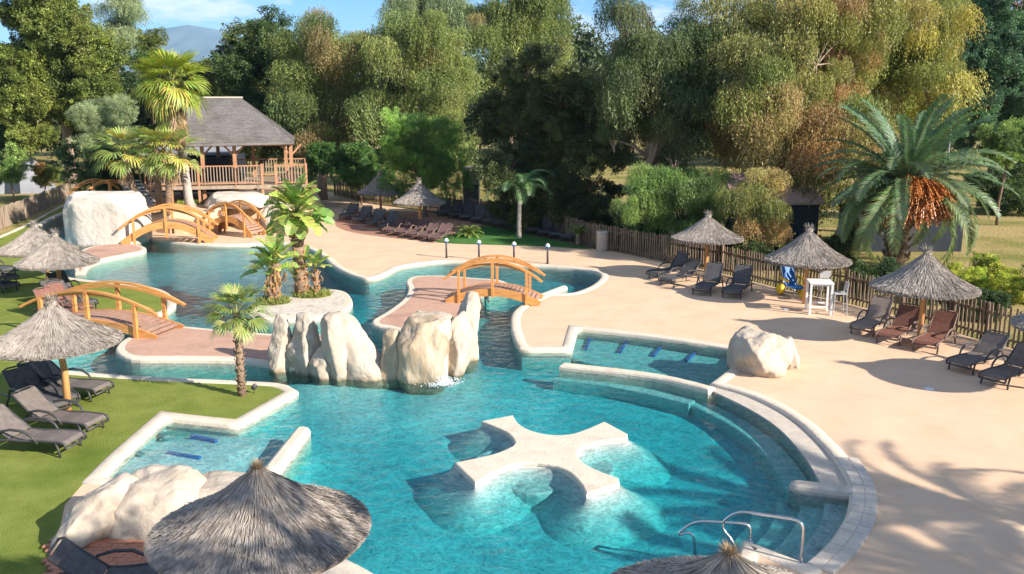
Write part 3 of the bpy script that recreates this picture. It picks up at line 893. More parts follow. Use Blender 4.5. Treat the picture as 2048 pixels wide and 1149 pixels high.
boulder(560, 738, 64, 102, 1.0, 'slim pale standing rock at the left end of the pool rock row', 11, lean=(0.05, 0.2), rz=0.2, amp=0.08, sq=0.75, taper=0.25, sink=0.5, group=g_)
boulder(611, 742, 84, 108, 1.2, 'grooved pale rock second from the left in the pool rock row', 12, lean=(-0.1, 0.2), rz=-0.3, amp=0.13, sq=0.7, taper=0.25, sink=0.5, group=g_)
boulder(644, 748, 66, 50, 1.1, 'low pale rock between the grooved rock and the tall flat topped one', 52, amp=0.10, taper=0.2, sink=0.5, group=g_)
boulder(680, 750, 68, 116, 1.1, 'narrow tall pale rock with flat top, third big one in the rock row', 13, lean=(-0.15, 0.2), rz=0.25, amp=0.08, sq=0.65, taper=0.05, sink=0.5, group=g_, cutd=0.9)
boulder(732, 752, 146, 118, 1.35, 'large pale leaf shaped rock in the middle of the pool rock row', 14, lean=(-0.75, 0.2), rz=-0.2, amp=0.08, sq=0.78, taper=0.6, sink=0.5, group=g_)
boulder(783, 752, 70, 88, 1.0, 'small tan pointed rock between two bigger ones in the pool rock row', 15, lean=(0.02, 0.2), amp=0.08, taper=0.35, mat='rockwet', sink=0.5, group=g_)
boulder(846, 752, 108, 116, 1.9, 'broad tan stained rock with pale flat top beside the waterfall', 16, amp=0.09, sq=0.55, taper=0.12, mat='rockwet', sink=0.5, group=g_, flat=0.88, cutd=0.95)
boulder(852, 668, 100, 28, 1.8, 'pale cap rock resting on top of the broad tan rock', 56, amp=0.07, sq=0.5, sink=0.35, group=g_, cutd=1.1, z0=1.0)
boulder(893, 742, 76, 104, 1.6, 'pale rock leaning against the broad tan rock by the splash', 17, amp=0.10, sq=0.7, lean=(0.45, 0.3), taper=0.2, sink=0.5, group=g_)
boulder(922, 716, 72, 116, 1.4, 'tall pale rock at the right end of the row, next to the footbridge', 18, amp=0.09, sq=0.7, lean=(0.55, 0.6), taper=0.4, rz=0.4, sink=0.5, group=g_)
boulder(1524, 750, 118, 78, 1.9, 'rounded beige boulder on the deck beside the shallow bay', 21, amp=0.15, sink=0.3, sq=0.8, lean=(0.05, 0.1))
boulder(1580, 735, 44, 56, 1.2, 'small beige boulder leaning on the right of the rounded deck boulder', 22, amp=0.12, sink=0.3)
boulder(206, 486, 150, 102, 2.8, 'large whitish rock wall at the back left of the lagoon', 23, amp=0.07, sq=0.4, sink=1.2, flat=0.9, mat='whiterock', cutd=1.15)
boulder(170, 484, 60, 96, 1.8, 'whitish rock at the left end of the lagoon rock wall', 24, amp=0.10, sq=0.5, sink=1.2, mat='whiterock', cutd=1.0)
boulder(262, 484, 50, 84, 1.8, 'whitish rock at the foot of the back left footbridge', 25, amp=0.12, sq=0.6, sink=1.2, taper=0.2, mat='whiterock')
# front-left rocks
boulder(156, 1092, 122, 92, 2.0, 'smooth cream boulder at the far left of the foreground rocks', 31, amp=0.13, cutd=1.0, sink=0.3, sq=0.75, taper=0.12, lean=(0.3, 0.3), rz=-0.5)
boulder(300, 1066, 215, 92, 2.0, 'broad smooth cream boulder between kids pool and brick terrace', 32, amp=0.10, cutd=1.0, sink=0.3, sq=0.7, taper=0.18, rz=0.1)
boulder(440, 1046, 190, 66, 1.5, 'low cream boulder half hidden by the large foreground parasol', 33, amp=0.09, cutd=1.0, sink=0.3, sq=0.6)
# grotto
boulder(465, 414, 136, 26, 4.6, 'flat topped cream rock roof over the little grotto behind the footbridge', 34, mat='whiterock', amp=0.06, sq=0.5, sink=0.1, ico=ICO4, z0=1.25, flat=0.85)
boulder(425, 458, 40, 46, 2.2, 'cream rock on the left side of the grotto', 35, amp=0.13, sink=0.2, ico=ICO4, z0=0.2)
boulder(548, 456, 56, 50, 2.6, 'cream rock on the right side of the grotto', 36, amp=0.13, sink=0.2, ico=ICO4, z0=0.2)
# splash
sp = MB(); rnd = random.Random(5)
pc = G(884, 766, WZ)
for k in range(1500):
    a = rnd.uniform(0, 2 * math.pi); r_ = abs(rnd.gauss(0, 0.17)); s_ = rnd.uniform(0.005, 0.016)
    z = WZ + max(0.0, rnd.gauss(0.02, 0.10) * math.exp(-r_ * 3))
    sp.add([Vector((pc.x + math.cos(a) * r_ * 1.3, pc.y + math.sin(a) * r_, z)) + v * s_ for v in ICO1V] if False else
           [Vector((pc.x + math.cos(a) * r_ * 1.4, pc.y + math.sin(a) * r_, z)) + Vector(v) * s_ for v in ((1, 0, 0), (-1, 0, 0), (0, 1, 0), (0, -1, 0), (0, 0, 1), (0, 0, -1))],
           [(0, 2, 4), (2, 1, 4), (1, 3, 4), (3, 0, 4), (2, 0, 5), (1, 2, 5), (3, 1, 5), (0, 3, 5)])
tag(sp.build('splash', M['foam']), 'white splash where the waterfall meets the pool below the tan rock', 'water splash', kind='stuff')
b = MB()
wt = PD(884, 700, G(884, 752).y + 0.1); wbm = G(884, 764, WZ)
for k in range(14):
    dx = (k - 7) * 0.022
    b.tube([(wt.x + dx, wt.y, wt.z), (wt.x + dx * 1.1, (wt.y * 0.5 + wbm.y * 0.5) - 0.1, wt.z * 0.72), (wbm.x + dx * 1.2, wbm.y, WZ)], 0.006, 5)
tag(b.build('waterfall', M['foam'], smooth=True), 'thin white threads of water falling from the tan rock', 'waterfall')

# ------------------------------------------------------------------ terrace behind the lagoon
tz = 1.15
terr = gp([(292, 452), (400, 455), (560, 458), (600, 440)]) 
tp_ = [(PD(185, 400, 50).x, 50.6), (PD(292, 400, 48).x, 49.0), (PD(330, 400, 48).x, 48.4), (PD(424, 400, 48).x, 48.6, 'c'), (PD(434, 400, 50).x, 51.9, 'c'), (PD(540, 400, 50).x, 51.9, 'c'), (PD(552, 400, 48).x, 49.2, 'c'), (PD(600, 400, 50).x, 51.5), (PD(590, 400, 60).x, 62), (PD(180, 400, 62).x, 62)]
b = MB(); b.prism(smooth_path(tp_, step=0.8), -0.1, tz, 0.3)
structure(b.build('terrace', M['sand'], smooth=False))

# ------------------------------------------------------------------ straw parasols
def thatch_mesh(name, r_, hgt, n_strands, seed, sw=0.012, drop=0.06, lift=0.042):
    rnd = random.Random(seed); b = MB()
    def prof(t):      # t 0 at apex, 1 at rim: slightly sagging cone
        return r_ * t, hgt * (1 - t) + hgt * 0.10 * math.sin(math.pi * t) * -1 + 0.0
    ring = [prof(t) for t in (1.0, 0.85, 0.6, 0.35, 0.15, 0.03)]
    b.lathe([(x, z - 0.03) for x, z in ring], 40)
    for k in range(n_strands):
        a = rnd.uniform(0, 2 * math.pi); t0 = math.sqrt(rnd.uniform(0.0, 0.92)); L = rnd.uniform(0.12, 0.26) * (1.2 if rnd.random() < 0.1 else 1)
        t1 = min(t0 + L, 1.0 + rnd.uniform(0.0, 0.035))
        if t1 > 1.03: t1 = 1.03
        da = rnd.gauss(0, 0.035) / (0.3 + t0)
        r0, z0 = prof(t0); r1, z1 = prof(min(t1, 1.0)); r1 += max(0, t1 - 1) * r_
        l0 = rnd.uniform(0.0, 0.012); l1 = rnd.uniform(0.008, lift)
        w = sw * rnd.uniform(0.6, 1.5)
        if t1 >= 1.0: z1 -= rnd.uniform(0, drop)
        ca, sa = math.cos(a), math.sin(a); cb, sb = math.cos(a + da), math.sin(a + da)
        tx, ty = -sa, ca
        b.add([(r0 * ca + tx * w * .5, r0 * sa + ty * w * .5, z0 + l0), (r0 * ca - tx * w * .5, r0 * sa - ty * w * .5, z0 + l0 + rnd.uniform(-0.008, 0.008)),
               (r1 * cb - tx * w * .5, r1 * sb - ty * w * .5, z1 + l1 + rnd.uniform(-0.008, 0.008)), (r1 * cb + tx * w * .5, r1 * sb + ty * w * .5, z1 + l1)], [(0, 1, 2, 3)])
    return b.data(name)
def cap_mesh(seed, n_=160, r_=0.2, up=0.2):
    rnd = random.Random(seed); b = MB()
    b.lathe([(0.13, -0.10), (0.15, 0.0), (0.10, 0.06), (0.02, 0.08)], 12)
    for k in range(n_):
        a = rnd.uniform(0, 2 * math.pi); e = rnd.uniform(-0.5, 1.2)
        L = rnd.uniform(0.6, 1.2) * r_; w = 0.008
        p0 = Vector((math.cos(a) * 0.07, math.sin(a) * 0.07, 0.05)); d = Vector((math.cos(a) * math.cos(e), math.sin(a) * math.cos(e), math.sin(e) * up / r_))
        s_ = Vector((-math.sin(a), math.cos(a), 0)) * w; p1 = p0 + d * L
        b.add([p0 - s_, p0 + s_, p1 + s_ * .4, p1 - s_ * .4], [(0, 1, 2, 3)])
    return b.data('straw_cap')
TH = [thatch_mesh('thatch', 1.0, 0.68, 11000, 100 + i, sw=0.0065, lift=0.028) for i in range(2)]
TH_BIG = thatch_mesh('thatch', 1.0, 0.72, 30000, 150, sw=0.0052, drop=0.02)
CAPS = [cap_mesh(7), cap_mesh(8, 240, 0.26, 0.34)]
def umbrella(bx, by, rw, ry, ay, label, group='straw parasols round the pool', big=False, px_rim=None, lean=0.0, Y=None, k=0):
    base = G(bx, by)
    if Y: base = Vector(((bx - CX) / F * (Y * math.cos(PITCH) + (H - 1.9) * math.sin(PITCH)), Y, 0))
    zr = H - base.y * tand(ry); za = H - base.y * tand(ay)
    Zc = base.y * math.cos(PITCH) + (H - zr) * math.sin(PITCH)
    rad = rw / 2 / F * Zc
    if za - zr < 0.5 * rad: za = zr + 0.6 * rad
    t = thing('straw_umbrella', label, 'parasol', base, 0, group)
    hz = za - zr
    b = MB(); b.tube([(0, 0, -0.1), (0.01, 0, 1.0), (lean * 0.5, 0, zr), (lean, 0, za - 0.1)], [0.085, 0.075, 0.065, 0.05], 12)
    b.build('pole', M['pole'], t, True)
    th = link('thatch', TH_BIG if big else TH[k % 2], M['thatch'], t); th['kind'] = 'stuff'
    th.location = (lean, 0, zr); th.scale = (rad, rad, hz / (0.72 if big else 0.68)); th.rotation_euler = (0, 0, k * 1.3)
    c = link('straw_cap', CAPS[1 if big else 0], M['strawcap'] if k in (0, 1) else M['thatch'], t); c.location = (lean, 0, za - 0.06 if big else za - 0.02); c.scale = (0.42,) * 3 if big else (0.9,) * 3
    for q in range(8):
        a = q * math.pi / 4 + 0.2
        rb = MB(); rb.bar((lean, 0, za - 0.2), (lean + math.cos(a) * rad * 0.93, math.sin(a) * rad * 0.93, zr - 0.01), 0.035, 0.04); rb.build('rib', M['palewood'], t)
    ring = MB(); ring.sweep([(lean + math.cos(x * math.pi / 16) * rad * 0.97, math.sin(x * math.pi / 16) * rad * 0.97, zr - 0.055) for x in range(32)], 0.04, 0.03, closed=True)
    ring.build('rim_ring', M['palewood'], t)
    return t
umbrella(522, 1334, 424, 1062, 932, 'very large straw parasol in the foreground, dappled with tree shade', big=True, k=0, Y=10.2)
umbrella(1452, 1500, 600, 1270, 1102, 'straw parasol cut by the bottom edge beside the handrails, only its top in view', big=True, k=1, Y=8.1)
umbrella(137, 826, 248, 683, 603, 'pale straw parasol on the lawn, front one of the left group, on a leaning pole', k=2, lean=-0.14)
umbrella(122, 596, 152, 525, 468, 'pale straw parasol on the lawn in front of another one that overlaps it', k=3)
umbrella(97, 561, 150, 500, 450, 'pale straw parasol half hidden behind another one at the left lagoon edge', k=4, lean=-0.35)
umbrella(762, 434, 90, 386, 346, 'small far straw parasol over dark loungers near the back fence', k=5)
umbrella(840, 464, 103, 405, 362, 'small far straw parasol over brown loungers on the terracotta paving', k=6)
umbrella(1411, 558, 140, 476, 430, 'straw parasol over four dark loungers by the right fence', k=7)
umbrella(1609, 608, 164, 520, 458, 'straw parasol beside the white bar table', k=8)
umbrella(1838, 686, 200, 575, 503, 'straw parasol over brown and taupe loungers on the right', k=9)
_tip = G(1707, 728); _b = Vector((_tip.x + 4.35, _tip.y - 2.68, 0))
_u = copy_tree([o for o in COL.objects if o.get('label', '').startswith('straw parasol over brown')][0],
               label='straw parasol just off the right edge whose round shadow falls on the sand', loc=_b)

# ------------------------------------------------------------------ sun loungers (foot end towards +x)
def lounger_parts(t, sling, frame, back_ang=42):
    L = 1.9; hw = 0.33
    zs = 0.32
    ba = R(back_ang); hx = -0.22; bl = 0.78
    b = MB()
    b.sweep([(1.0, 0, zs - 0.06), (0.93, 0, zs + 0.0), (0.5, 0, zs + 0.01), (0.1, 0, zs - 0.02), (hx, 0, zs)], hw * 2 - 0.06, 0.022)
    b.build('seat_sling', sling, t)
    b = MB()
    top = (hx - math.cos(ba) * bl, 0, zs + math.sin(ba) * bl)
    b.sweep([(hx - 0.02, 0, zs + 0.02), (hx - math.cos(ba) * bl * 0.5 - 0.02, 0, zs + math.sin(ba) * bl * 0.5 - 0.01), top], hw * 2 - 0.06, 0.022)
    b.build('backrest', sling, t)
    for s in (-1, 1):
        y = s * hw
        b = MB()
        b.tube([(1.02, y, zs - 0.12), (1.0, y, zs - 0.02), (0.9, y, zs + 0.01), (0.5, y, zs + 0.015), (0.0, y, zs - 0.01), (hx, y, zs), (-0.6, y, zs - 0.04), (-0.92, y, zs - 0.05)], 0.026, 6)
        b.build('side_rail', frame, t, True)
        b = MB(); b.tube([(hx, y * 0.97, zs + 0.01), (hx - math.cos(ba) * bl * 0.5, y * 0.98, zs + math.sin(ba) * bl * 0.5 - 0.01), (top[0], y * 0.95, top[2]), (top[0] - 0.03, y * 0.6, top[2] + 0.04)], 0.022, 6)
        b.build('back_rail', frame, t, True)
        b = MB(); b.tube([(0.42, y * 1.06, zs - 0.04), (0.30, y * 1.1, zs + 0.12), (0.12, y * 1.12, zs + 0.22), (-0.15, y * 1.12, zs + 0.235), (-0.38, y * 1.1, zs + 0.18), (-0.55, y * 1.04, zs - 0.03)], [0.02, 0.026, 0.03, 0.03, 0.026, 0.02], 6)
        b.build('armrest', frame, t, True)
        b = MB(); b.tube([(0.80, y, zs), (0.86, y, zs * 0.5), (0.88, y, 0.0)], 0.024, 6); b.build('leg', frame, t, True)
        b = MB(); b.tube([(-0.52, y, zs - 0.03), (-0.66, y, zs * 0.5), (-0.74, y, 0.0)], 0.024, 6); b.build('leg', frame, t, True)
    b = MB(); b.tube([(top[0] - 0.03, -hw * 0.6, top[2] + 0.04), (top[0] - 0.03, hw * 0.6, top[2] + 0.04)], 0.022, 6); b.build('head_bar', frame, t, True)
    b = MB(); b.tube([(1.02, -hw, zs - 0.12), (1.02, hw, zs - 0.12)], 0.026, 6); b.build('foot_bar', frame, t, True)
protos = {}
for key, sl, fr, ba in (('dark', 'darksling', 'darkframe', 42), ('brown', 'brownsling', 'brownframe', 48), ('taupe', 'taupesling', 'brownframe', 48),
                        ('darkup', 'darksling', 'darkframe', 55), ('far', 'darkbrownsling', 'brownframe', 30), ('mix', 'greysling', 'darkframe', 40)):
    protos[key] = (sl, fr, ba)
PROT = {}
def lounger(key, foot, back, label, group, L=None, z=0.0):
    """foot: pixel of the foot end on the ground; back: pixel under the head end on the ground"""
    a, c = G(*foot, z), G(*back, z)
    d = a - c; ang = math.atan2(d.y, d.x)
    ctr = a - d.normalized() * 0.95
    if key not in PROT:
        t = thing('sun_lounger', label, 'sun lounger', ctr, ang, group)
        sl, fr, ba = protos[key]
        lounger_parts(t, M[sl], M[fr], ba)
        PROT[key] = t
        return t
    return copy_tree(PROT[key], label=label, group=group, loc=ctr, rz=ang)
GR = 'sun loungers by the right hand fence'
lounger('darkup', (1306, 560), (1386, 549), 'charcoal lounger furthest left of the four under the parasol by the right fence', GR)
lounger('dark', (1332, 573), (1405, 558), 'charcoal lounger second from the left under the parasol by the right fence', GR)
lounger('darkup', (1402, 592), (1445, 567), 'dark brown lounger right of the parasol pole, third of four by the right fence', GR)
lounger('darkup', (1462, 598), (1502, 571), 'charcoal lounger furthest right of the four under the parasol by the right fence', GR)
GR2 = 'sun loungers round the parasol on the right'
lounger('taupe', (1722, 672), (1778, 643), 'taupe lounger with dark rails, leftmost beside the white bar table', GR2)
lounger('brown', (1774, 690), (1836, 660), 'reddish brown lounger just left of the right parasol pole', GR2)
lounger('brown', (1848, 706), (1906, 672), 'reddish brown lounger just right of the right parasol pole', GR2)
lounger('mix', (1918, 746), (2014, 718), 'taupe and black lounger in sun at the right edge of the sand', GR2)
lounger('mix', (1985, 775), (2080, 742), 'lounger cut by the right edge of the picture, only its foot in view', GR2)
GL = 'sun loungers on the left lawn'
lounger('mix', (148, 905), (-48, 892), 'grey brown lounger nearest the camera on the left lawn, cut by the picture edge', GL)
lounger('mix', (192, 868), (22, 850), 'grey brown lounger second from the camera on the left lawn', GL)
lounger('dark', (112, 836), (20, 796), 'dark lounger seen partly from behind just left of the leaning parasol pole', GL)
lounger('dark', (130, 822), (58, 784), 'dark lounger against the leaning parasol pole on the lawn', GL)
lounger('mix', (206, 797), (60, 784), 'dark lounger whose foot end sticks out right of the leaning parasol pole', GL)
lounger('dark', (150, 622), (60, 596), 'black lounger under the overlapping parasols on the lawn', GL)
lounger('dark', (160, 602), (75, 578), 'black lounger behind another under the overlapping parasols on the lawn', GL)
lounger('brown', (148, 644), (52, 622), 'brown backed lounger on the lawn just behind the front left parasol', GL)
lounger('brown', (168, 632), (66, 610), 'brown backed lounger next to another behind the front left parasol', GL)
lounger('dark', (178, 622), (120, 612), 'dark lounger whose foot end shows by the left footbridge', GL)
lounger('dark', (380, 1185), (190, 1200), 'dark lounger on the brick terrace in front of the foreground rocks', 'loungers on the brick terrace')
GF = 'dark loungers under the far parasols'
for i, w in enumerate(('leftmost', 'second', 'third', 'fourth')):
    lounger('dark', (690 + i * 26, 441 + i * 7), (738 + i * 26, 424 + i * 6), 'dark lounger, %s from left under the smaller far parasol' % w, GF)
GB = 'brown loungers under the far right parasol'
for i, w in enumerate(('leftmost', 'second', 'third', 'fourth', 'rightmost')):
    lounger('far', (778 + i * 23, 470 + i * 4), (830 + i * 21, 452 + i * 4), 'brown lounger, %s in the tight row on terracotta paving' % w, GB)
GK = 'dark loungers lined up in the shade along the back fence'
kw = ['at the far left end', 'second from the left end', 'third from the left end', 'fourth from the left end', 'fifth from the left end', 'sixth from the left end', 'seventh from the left end',
      'just left of the young palm', 'just right of the young palm', 'third from the right end', 'second from the right end', 'at its right end']
for i, w in enumerate(kw):
    fx = 885 + i * 22.5; fy = 428 + i * 4.5
    lounger('darkup', (fx, fy + 6), (fx + 20, fy - 10), 'dark lounger in the shaded row along the back fence, ' + w, GK)
for i, w in enumerate(('bottom', 'middle', 'top')):
    o = lounger('dark', (24, 585 - 4 * i), (-70, 578 - 4 * i), 'dark lounger, %s one of the stack at the left picture edge' % w, 'stacked loungers')
    o.location.z = 0.3 * i
    if i: o.location = (STK.x, STK.y, 0.3 * i)
    STK = o.location.copy()

# ------------------------------------------------------------------ arched footbridges
def bridge_parts(t, rise=0.44, r0=0.86, r1=1.55):
    L = 1.65; W = 0.55
    def arc(x, h0, h1, half): return h0 + (h1 - h0) * (1 - (x / half) ** 2)
    N = 22
    for s in (-1, 1):
        b = MB()
        pts = [(-L + 2 * L * k / 20, s * W, arc(-L + 2 * L * k / 20, 0.02, rise, L)) for k in range(21)]
        b.sweep(pts, 0.06, 0.27); b.build('girder', M['wood'], t)
        hl = 1.75
        b = MB(); b.sweep([(-hl + 2 * hl * k / 20, s * (W + 0.03), arc(-hl + 2 * hl * k / 20, r0, r1, hl)) for k in range(21)], 0.08, 0.075); b.build('handrail', M['wood'], t)
        b = MB(); b.sweep([(-hl * 0.93 + 2 * hl * 0.93 * k / 20, s * (W - 0.045), arc(-hl * 0.93 + 2 * hl * 0.93 * k / 20, r0 + 0.02, r1 - 0.12, hl)) for k in range(21)], 0.035, 0.09); b.build('lower_rail', M['wood'], t)
        for x in (-1.2, 0, 1.2):
            b = MB(); z0 = 0.0 if x else 0.28
            b.box((x, s * (W + 0.045), (z0 + arc(x, r0, r1 - 0.03, hl)) / 2), (0.085, 0.085, arc(x, r0, r1 - 0.03, hl) - z0)); b.build('post', M['wood'], t)
    for k in range(N):
        x = -L * 0.93 + 2 * L * 0.93 * k / (N - 1)
        z = arc(x, 0.02, rise, L) + 0.10
        sl = math.atan(-(rise - 0.02) * 2 * x / L**2)
        m_ = Matrix.Rotation(-sl, 3, 'Y')
        b = MB(); b.box((0, 0, 0), (0.125, W * 2 - 0.07, 0.03), mat=m_)
        o = b.build('plank', M['plank'], t); o.location = (x, 0, z)
def bridge_at(a, c, label, scale=(1, 1, 1), first=False, z=0.02, src=None):
    A, C_ = G(*a), G(*c); m_ = (A + C_) / 2; d = C_ - A
    ang = math.atan2(d.y, d.x)
    if first:
        t = thing('footbridge', label, 'bridge', (m_.x, m_.y, z), ang, 'arched timber footbridges')
        if first == 2: bridge_parts(t, 0.80, 0.62, 1.55)
        else: bridge_parts(t)
        t.scale = scale
        return t
    return copy_tree(src or BR, label=label, loc=(m_.x, m_.y, z), rz=ang, scale=scale, group='arched timber footbridges')
BR = bridge_at((914, 602), (1066, 606), 'orange timber arched footbridge onto the pink island beside the standing rocks', first=True)
_o = bridge_at((258, 488), (408, 478), 'orange timber arched footbridge at the back left next to the white rock wall', scale=(1.3, 1.2, 1.2), first=2); BR2 = _o; _o.location = (-17.4, 45.4, 0.02); _o.rotation_euler = (0, 0, R(8))
_o = bridge_at((150, 640), (318, 676), 'orange timber arched footbridge from the lawn to the pink island on the left', scale=(1.38, 1.22, 0.9)); _o.location = (-12.72, 27.3, 0.02); _o.rotation_euler = (0, 0, R(-14))
_o = bridge_at((428, 458), (512, 466), 'narrow timber footbridge with steps in front of the little grotto', scale=(0.95, 1.0, 1.15), src=BR2); _o.location = (PD(474, 440, 48.6).x, 48.0, 0.02); _o.rotation_euler = (0, 0, R(-22))
o = bridge_at((176, 440), (214, 436), 'small brown footbridge whose two rails show above the white rock wall', scale=(0.95, 1.1, 1.0)); o.location = (PD(192, 380, 50.5).x, 51.2, 1.15); o.rotation_euler = (0, 0, R(62))

# ------------------------------------------------------------------ pavilion
PY = 52.5
def pv(px, py, Y=PY): return PD(px, py, Y)
zf = pv(450, 372).z; ze = pv(450, 288).z; zr = pv(450, 197, PY + 3.2).z
xl = pv(300, 300).x; xr = pv(588, 300).x; rl = pv(408, 197, PY + 3.4).x + 0.8; rr = pv(484, 197, PY + 3.4).x + 0.8
cxp = (xl + xr) / 2
t = thing('pavilion', 'open timber pavilion with grey shingled hip roof on a raised deck', 'pavilion', (cxp - 0.85, PY + 3.2, 0), R(13))
def L_(x, y, z): return (x - cxp, y - PY - 3.2, z)
yf, yb = PY - 0.3, PY + 6.8; ymid = PY + 3.3
x0, x1 = xl, xr
corners = [(x0, yf, ze), (x1, yf, ze + 0.1), (x1, yb, ze + 0.1), (x0, yb, ze)]
ridge = [(rl, ymid, zr), (rr, ymid, zr)]
b = MB()
vs = [L_(*p) for p in corners + ridge] + [L_(p[0], p[1], p[2] - 0.16) for p in corners + ridge]
b.add(vs, [(0, 1, 5, 4), (1, 2, 5), (2, 3, 4, 5), (3, 0, 4), (7, 6, 10, 11), (8, 7, 11), (9, 8, 11, 10), (6, 9, 10), (0, 6, 7, 1), (1, 7, 8, 2), (2, 8, 9, 3), (3, 9, 6, 0)])
roof = b.build('roof', M['shingle'], t)
# shingle courses: rows of thin uneven shingles on the two visible slopes, joined
def shingles(A, B, C, D, rows, wid, seed):
    """A-B eave, D-C ridge"""
    rnd = random.Random(seed); sb = MB()
    A, B, C, D = map(Vector, (A, B, C, D))
    nrm = (B - A).cross(D - A).normalized()
    if nrm.z < 0: nrm = -nrm
    for r_ in range(rows):
        f0 = r_ / rows; f1 = (r_ + 1.3) / rows
        P0 = A.lerp(D, f0); Q0 = B.lerp(C, f0); P1 = A.lerp(D, min(1, f1)); Q1 = B.lerp(C, min(1, f1))
        Lr = (Q0 - P0).length; n_ = max(1, int(Lr / wid)); e = (Q0 - P0) / n_
        e1 = (Q1 - P1) / n_
        for k in range(n_):
            j = rnd.uniform(-0.02, 0.02); h = rnd.uniform(0.025, 0.05)
            a = P0 + e * k + (P0 - P1).normalized() * j; c = P0 + e * (k + 0.94) + (P0 - P1).normalized() * j
            d2 = P1 + e1 * (k + 0.94); d1 = P1 + e1 * k
            sb.add([a + nrm * h, c + nrm * h, d2 + nrm * 0.008, d1 + nrm * 0.008, a, c], [(0, 1, 2, 3), (4, 5, 1, 0)])
    return sb
sb = shingles(L_(*corners[0]), L_(*corners[1]), L_(*ridge[1]), L_(*ridge[0]), 34, 0.14, 1)
s2 = shingles(L_(*corners[1]), L_(*corners[2]), L_(*ridge[1]), L_(*ridge[1]), 34, 0.14, 2)
sb.add(s2.v, s2.f)
o = sb.build('shingle_course', M['shingle'], t); o['kind'] = 'stuff'
b = MB(); b.bar(L_(rl - 0.2, ymid, zr + 0.05), L_(rr + 0.1, ymid, zr + 0.05), 0.26, 0.1); b.build('ridge_cap', M['stone'], t)
post_px = [(402, 1), (464, 1), (575, 1)]
for px, _ in post_px + [(330, 1)]:
    q = pv(px, 350)
    q.x += 0.25
    b = MB(); b.box(L_(q.x, PY + 0.5, ze / 2), (0.2, 0.2, ze)); p_ = b.build('post', M['redwood'], t)
    for s in (-1, 1):
        b = MB(); b.bar(L_(q.x, PY + 0.5, ze - 0.75), L_(q.x + s * 0.6, PY + 0.5, ze - 0.1), 0.1, 0.1, up=(0, 1, 0)); b.build('brace', M['redwood'], p_)
for px in (345, 425, 500, 570):
    q = pv(px, 350)
    b = MB(); b.box(L_(q.x, PY + 6.0, ze / 2), (0.2, 0.2, ze)); b.build('post', M['redwood'], t)
b = MB(); b.box(L_((x0 + x1) / 2, PY + 0.5, ze - 0.06), (x1 - x0 - 0.8, 0.14, 0.24)); b.build('eave_beam', M['redwood'], t)
dx0, dx1 = pv(300, 370).x, pv(612, 370).x
b = MB(); b.box(L_((dx0 + dx1) / 2, PY + 3.3, zf - 0.08), (dx1 - dx0, 6.6, 0.16)); b.build('deck', M['palewood'], t)
b = MB(); b.box(L_((dx0 + dx1) / 2, PY + 0.02, zf - 0.1), (dx1 - dx0 + 0.05, 0.08, 0.2)); b.build('fascia', M['palewood'], t)
b = MB(); b.box(L_(pv(500, 370).x, PY + 0.6, zf - 0.75), (pv(560, 370).x - pv(432, 370).x, 0.3, 0.8)); b.build('plinth', M['plasterwall'], t)
zt = zf + 1.12
def rail_run(ax, ay, bx, by):
    n_ = max(2, int(math.hypot(bx - ax, by - ay) / 0.17))
    for z_, hh in ((zt, 0.07), (zf + 0.12, 0.07)):
        b = MB(); b.bar(L_(ax, ay, z_), L_(bx, by, z_), 0.09, hh); b.build('rail', M['redwood'], t)
    bal = MB(); bal.box((0, 0, 0), (0.05, 0.05, zt - zf - 0.14)); me = bal.data('baluster')
    for k in range(n_):
        f = (k + 0.5) / n_; o = link('baluster', me, M['palewood'], t)
        o.location = L_(ax + (bx - ax) * f, ay + (by - ay) * f, (zt + zf) / 2 + 0.05)
rail_run(dx0, PY + 0.12, pv(525, 370).x, PY + 0.12)
rail_run(pv(552, 370).x, PY + 0.12, dx1, PY + 0.12)
rail_run(dx1, PY + 0.12, dx1, PY + 6.4)
rail_run(dx0, PY + 6.4, dx1, PY + 6.4)
for px in (350, 402, 525, 552, 612):
    q = pv(px, 350); b = MB(); b.box(L_(q.x, PY + 0.1, (zt + 0.1) / 2), (0.13, 0.13, zt + 0.1)); b.build('railing_post', M['redwood'], t)
# stairs on the right and at the left
b = MB(); b.box(L_(pv(410, 350).x, PY + 4.5, zf + 0.7), (2.4, 1.2, 1.3)); b.build('bar_counter', M['navy'], t)
t2 = thing('timber_stair', 'dark timber staircase climbing left to the pavilion deck between the palms', 'stair', (0, 0, 0))
a = Vector((PD(300, 424, 49).x, 49, 0)); zA = H - 49 * tand(424); zB = H - 52 * tand(362)
A = Vector((PD(303, 424, 49).x, 49, zA)); B_ = Vector((PD(262, 362, 52).x, 52, zB))
t2.location = (A.x, A.y, 0)
for k in range(10):
    p = A.lerp(B_, k / 9); b = MB(); b.box((p.x - A.x, p.y - A.y, p.z), (1.1, 0.32, 0.06)); b.build('tread', M['greyplastic'], t2)
for s in (-1, 1):
    b = MB(); b.bar((s * 0.56, 0, zA - 0.12), (B_.x - A.x + s * 0.56, B_.y - A.y, zB - 0.12), 0.07, 0.24); b.build('stringer', M['palewood'], t2)
    b = MB(); b.bar((s * 0.56, 0, zA + 0.9), (B_.x - A.x + s * 0.56, B_.y - A.y, zB + 0.9), 0.07, 0.07); b.build('handrail', M['redwood'], t2)
    for k in range(5):
        p = A.lerp(B_, k / 4); b = MB(); b.box((p.x - A.x + s * 0.56, p.y - A.y, p.z + 0.42), (0.06, 0.06, 1.0)); b.build('post', M['redwood'], t2)
t3 = thing('annex', 'low annex with teal grey roof behind the pavilion posts', 'building', (pv(385, 300, 62).x, 62, 0))
b = MB(); zq = pv(385, 300, 62).z
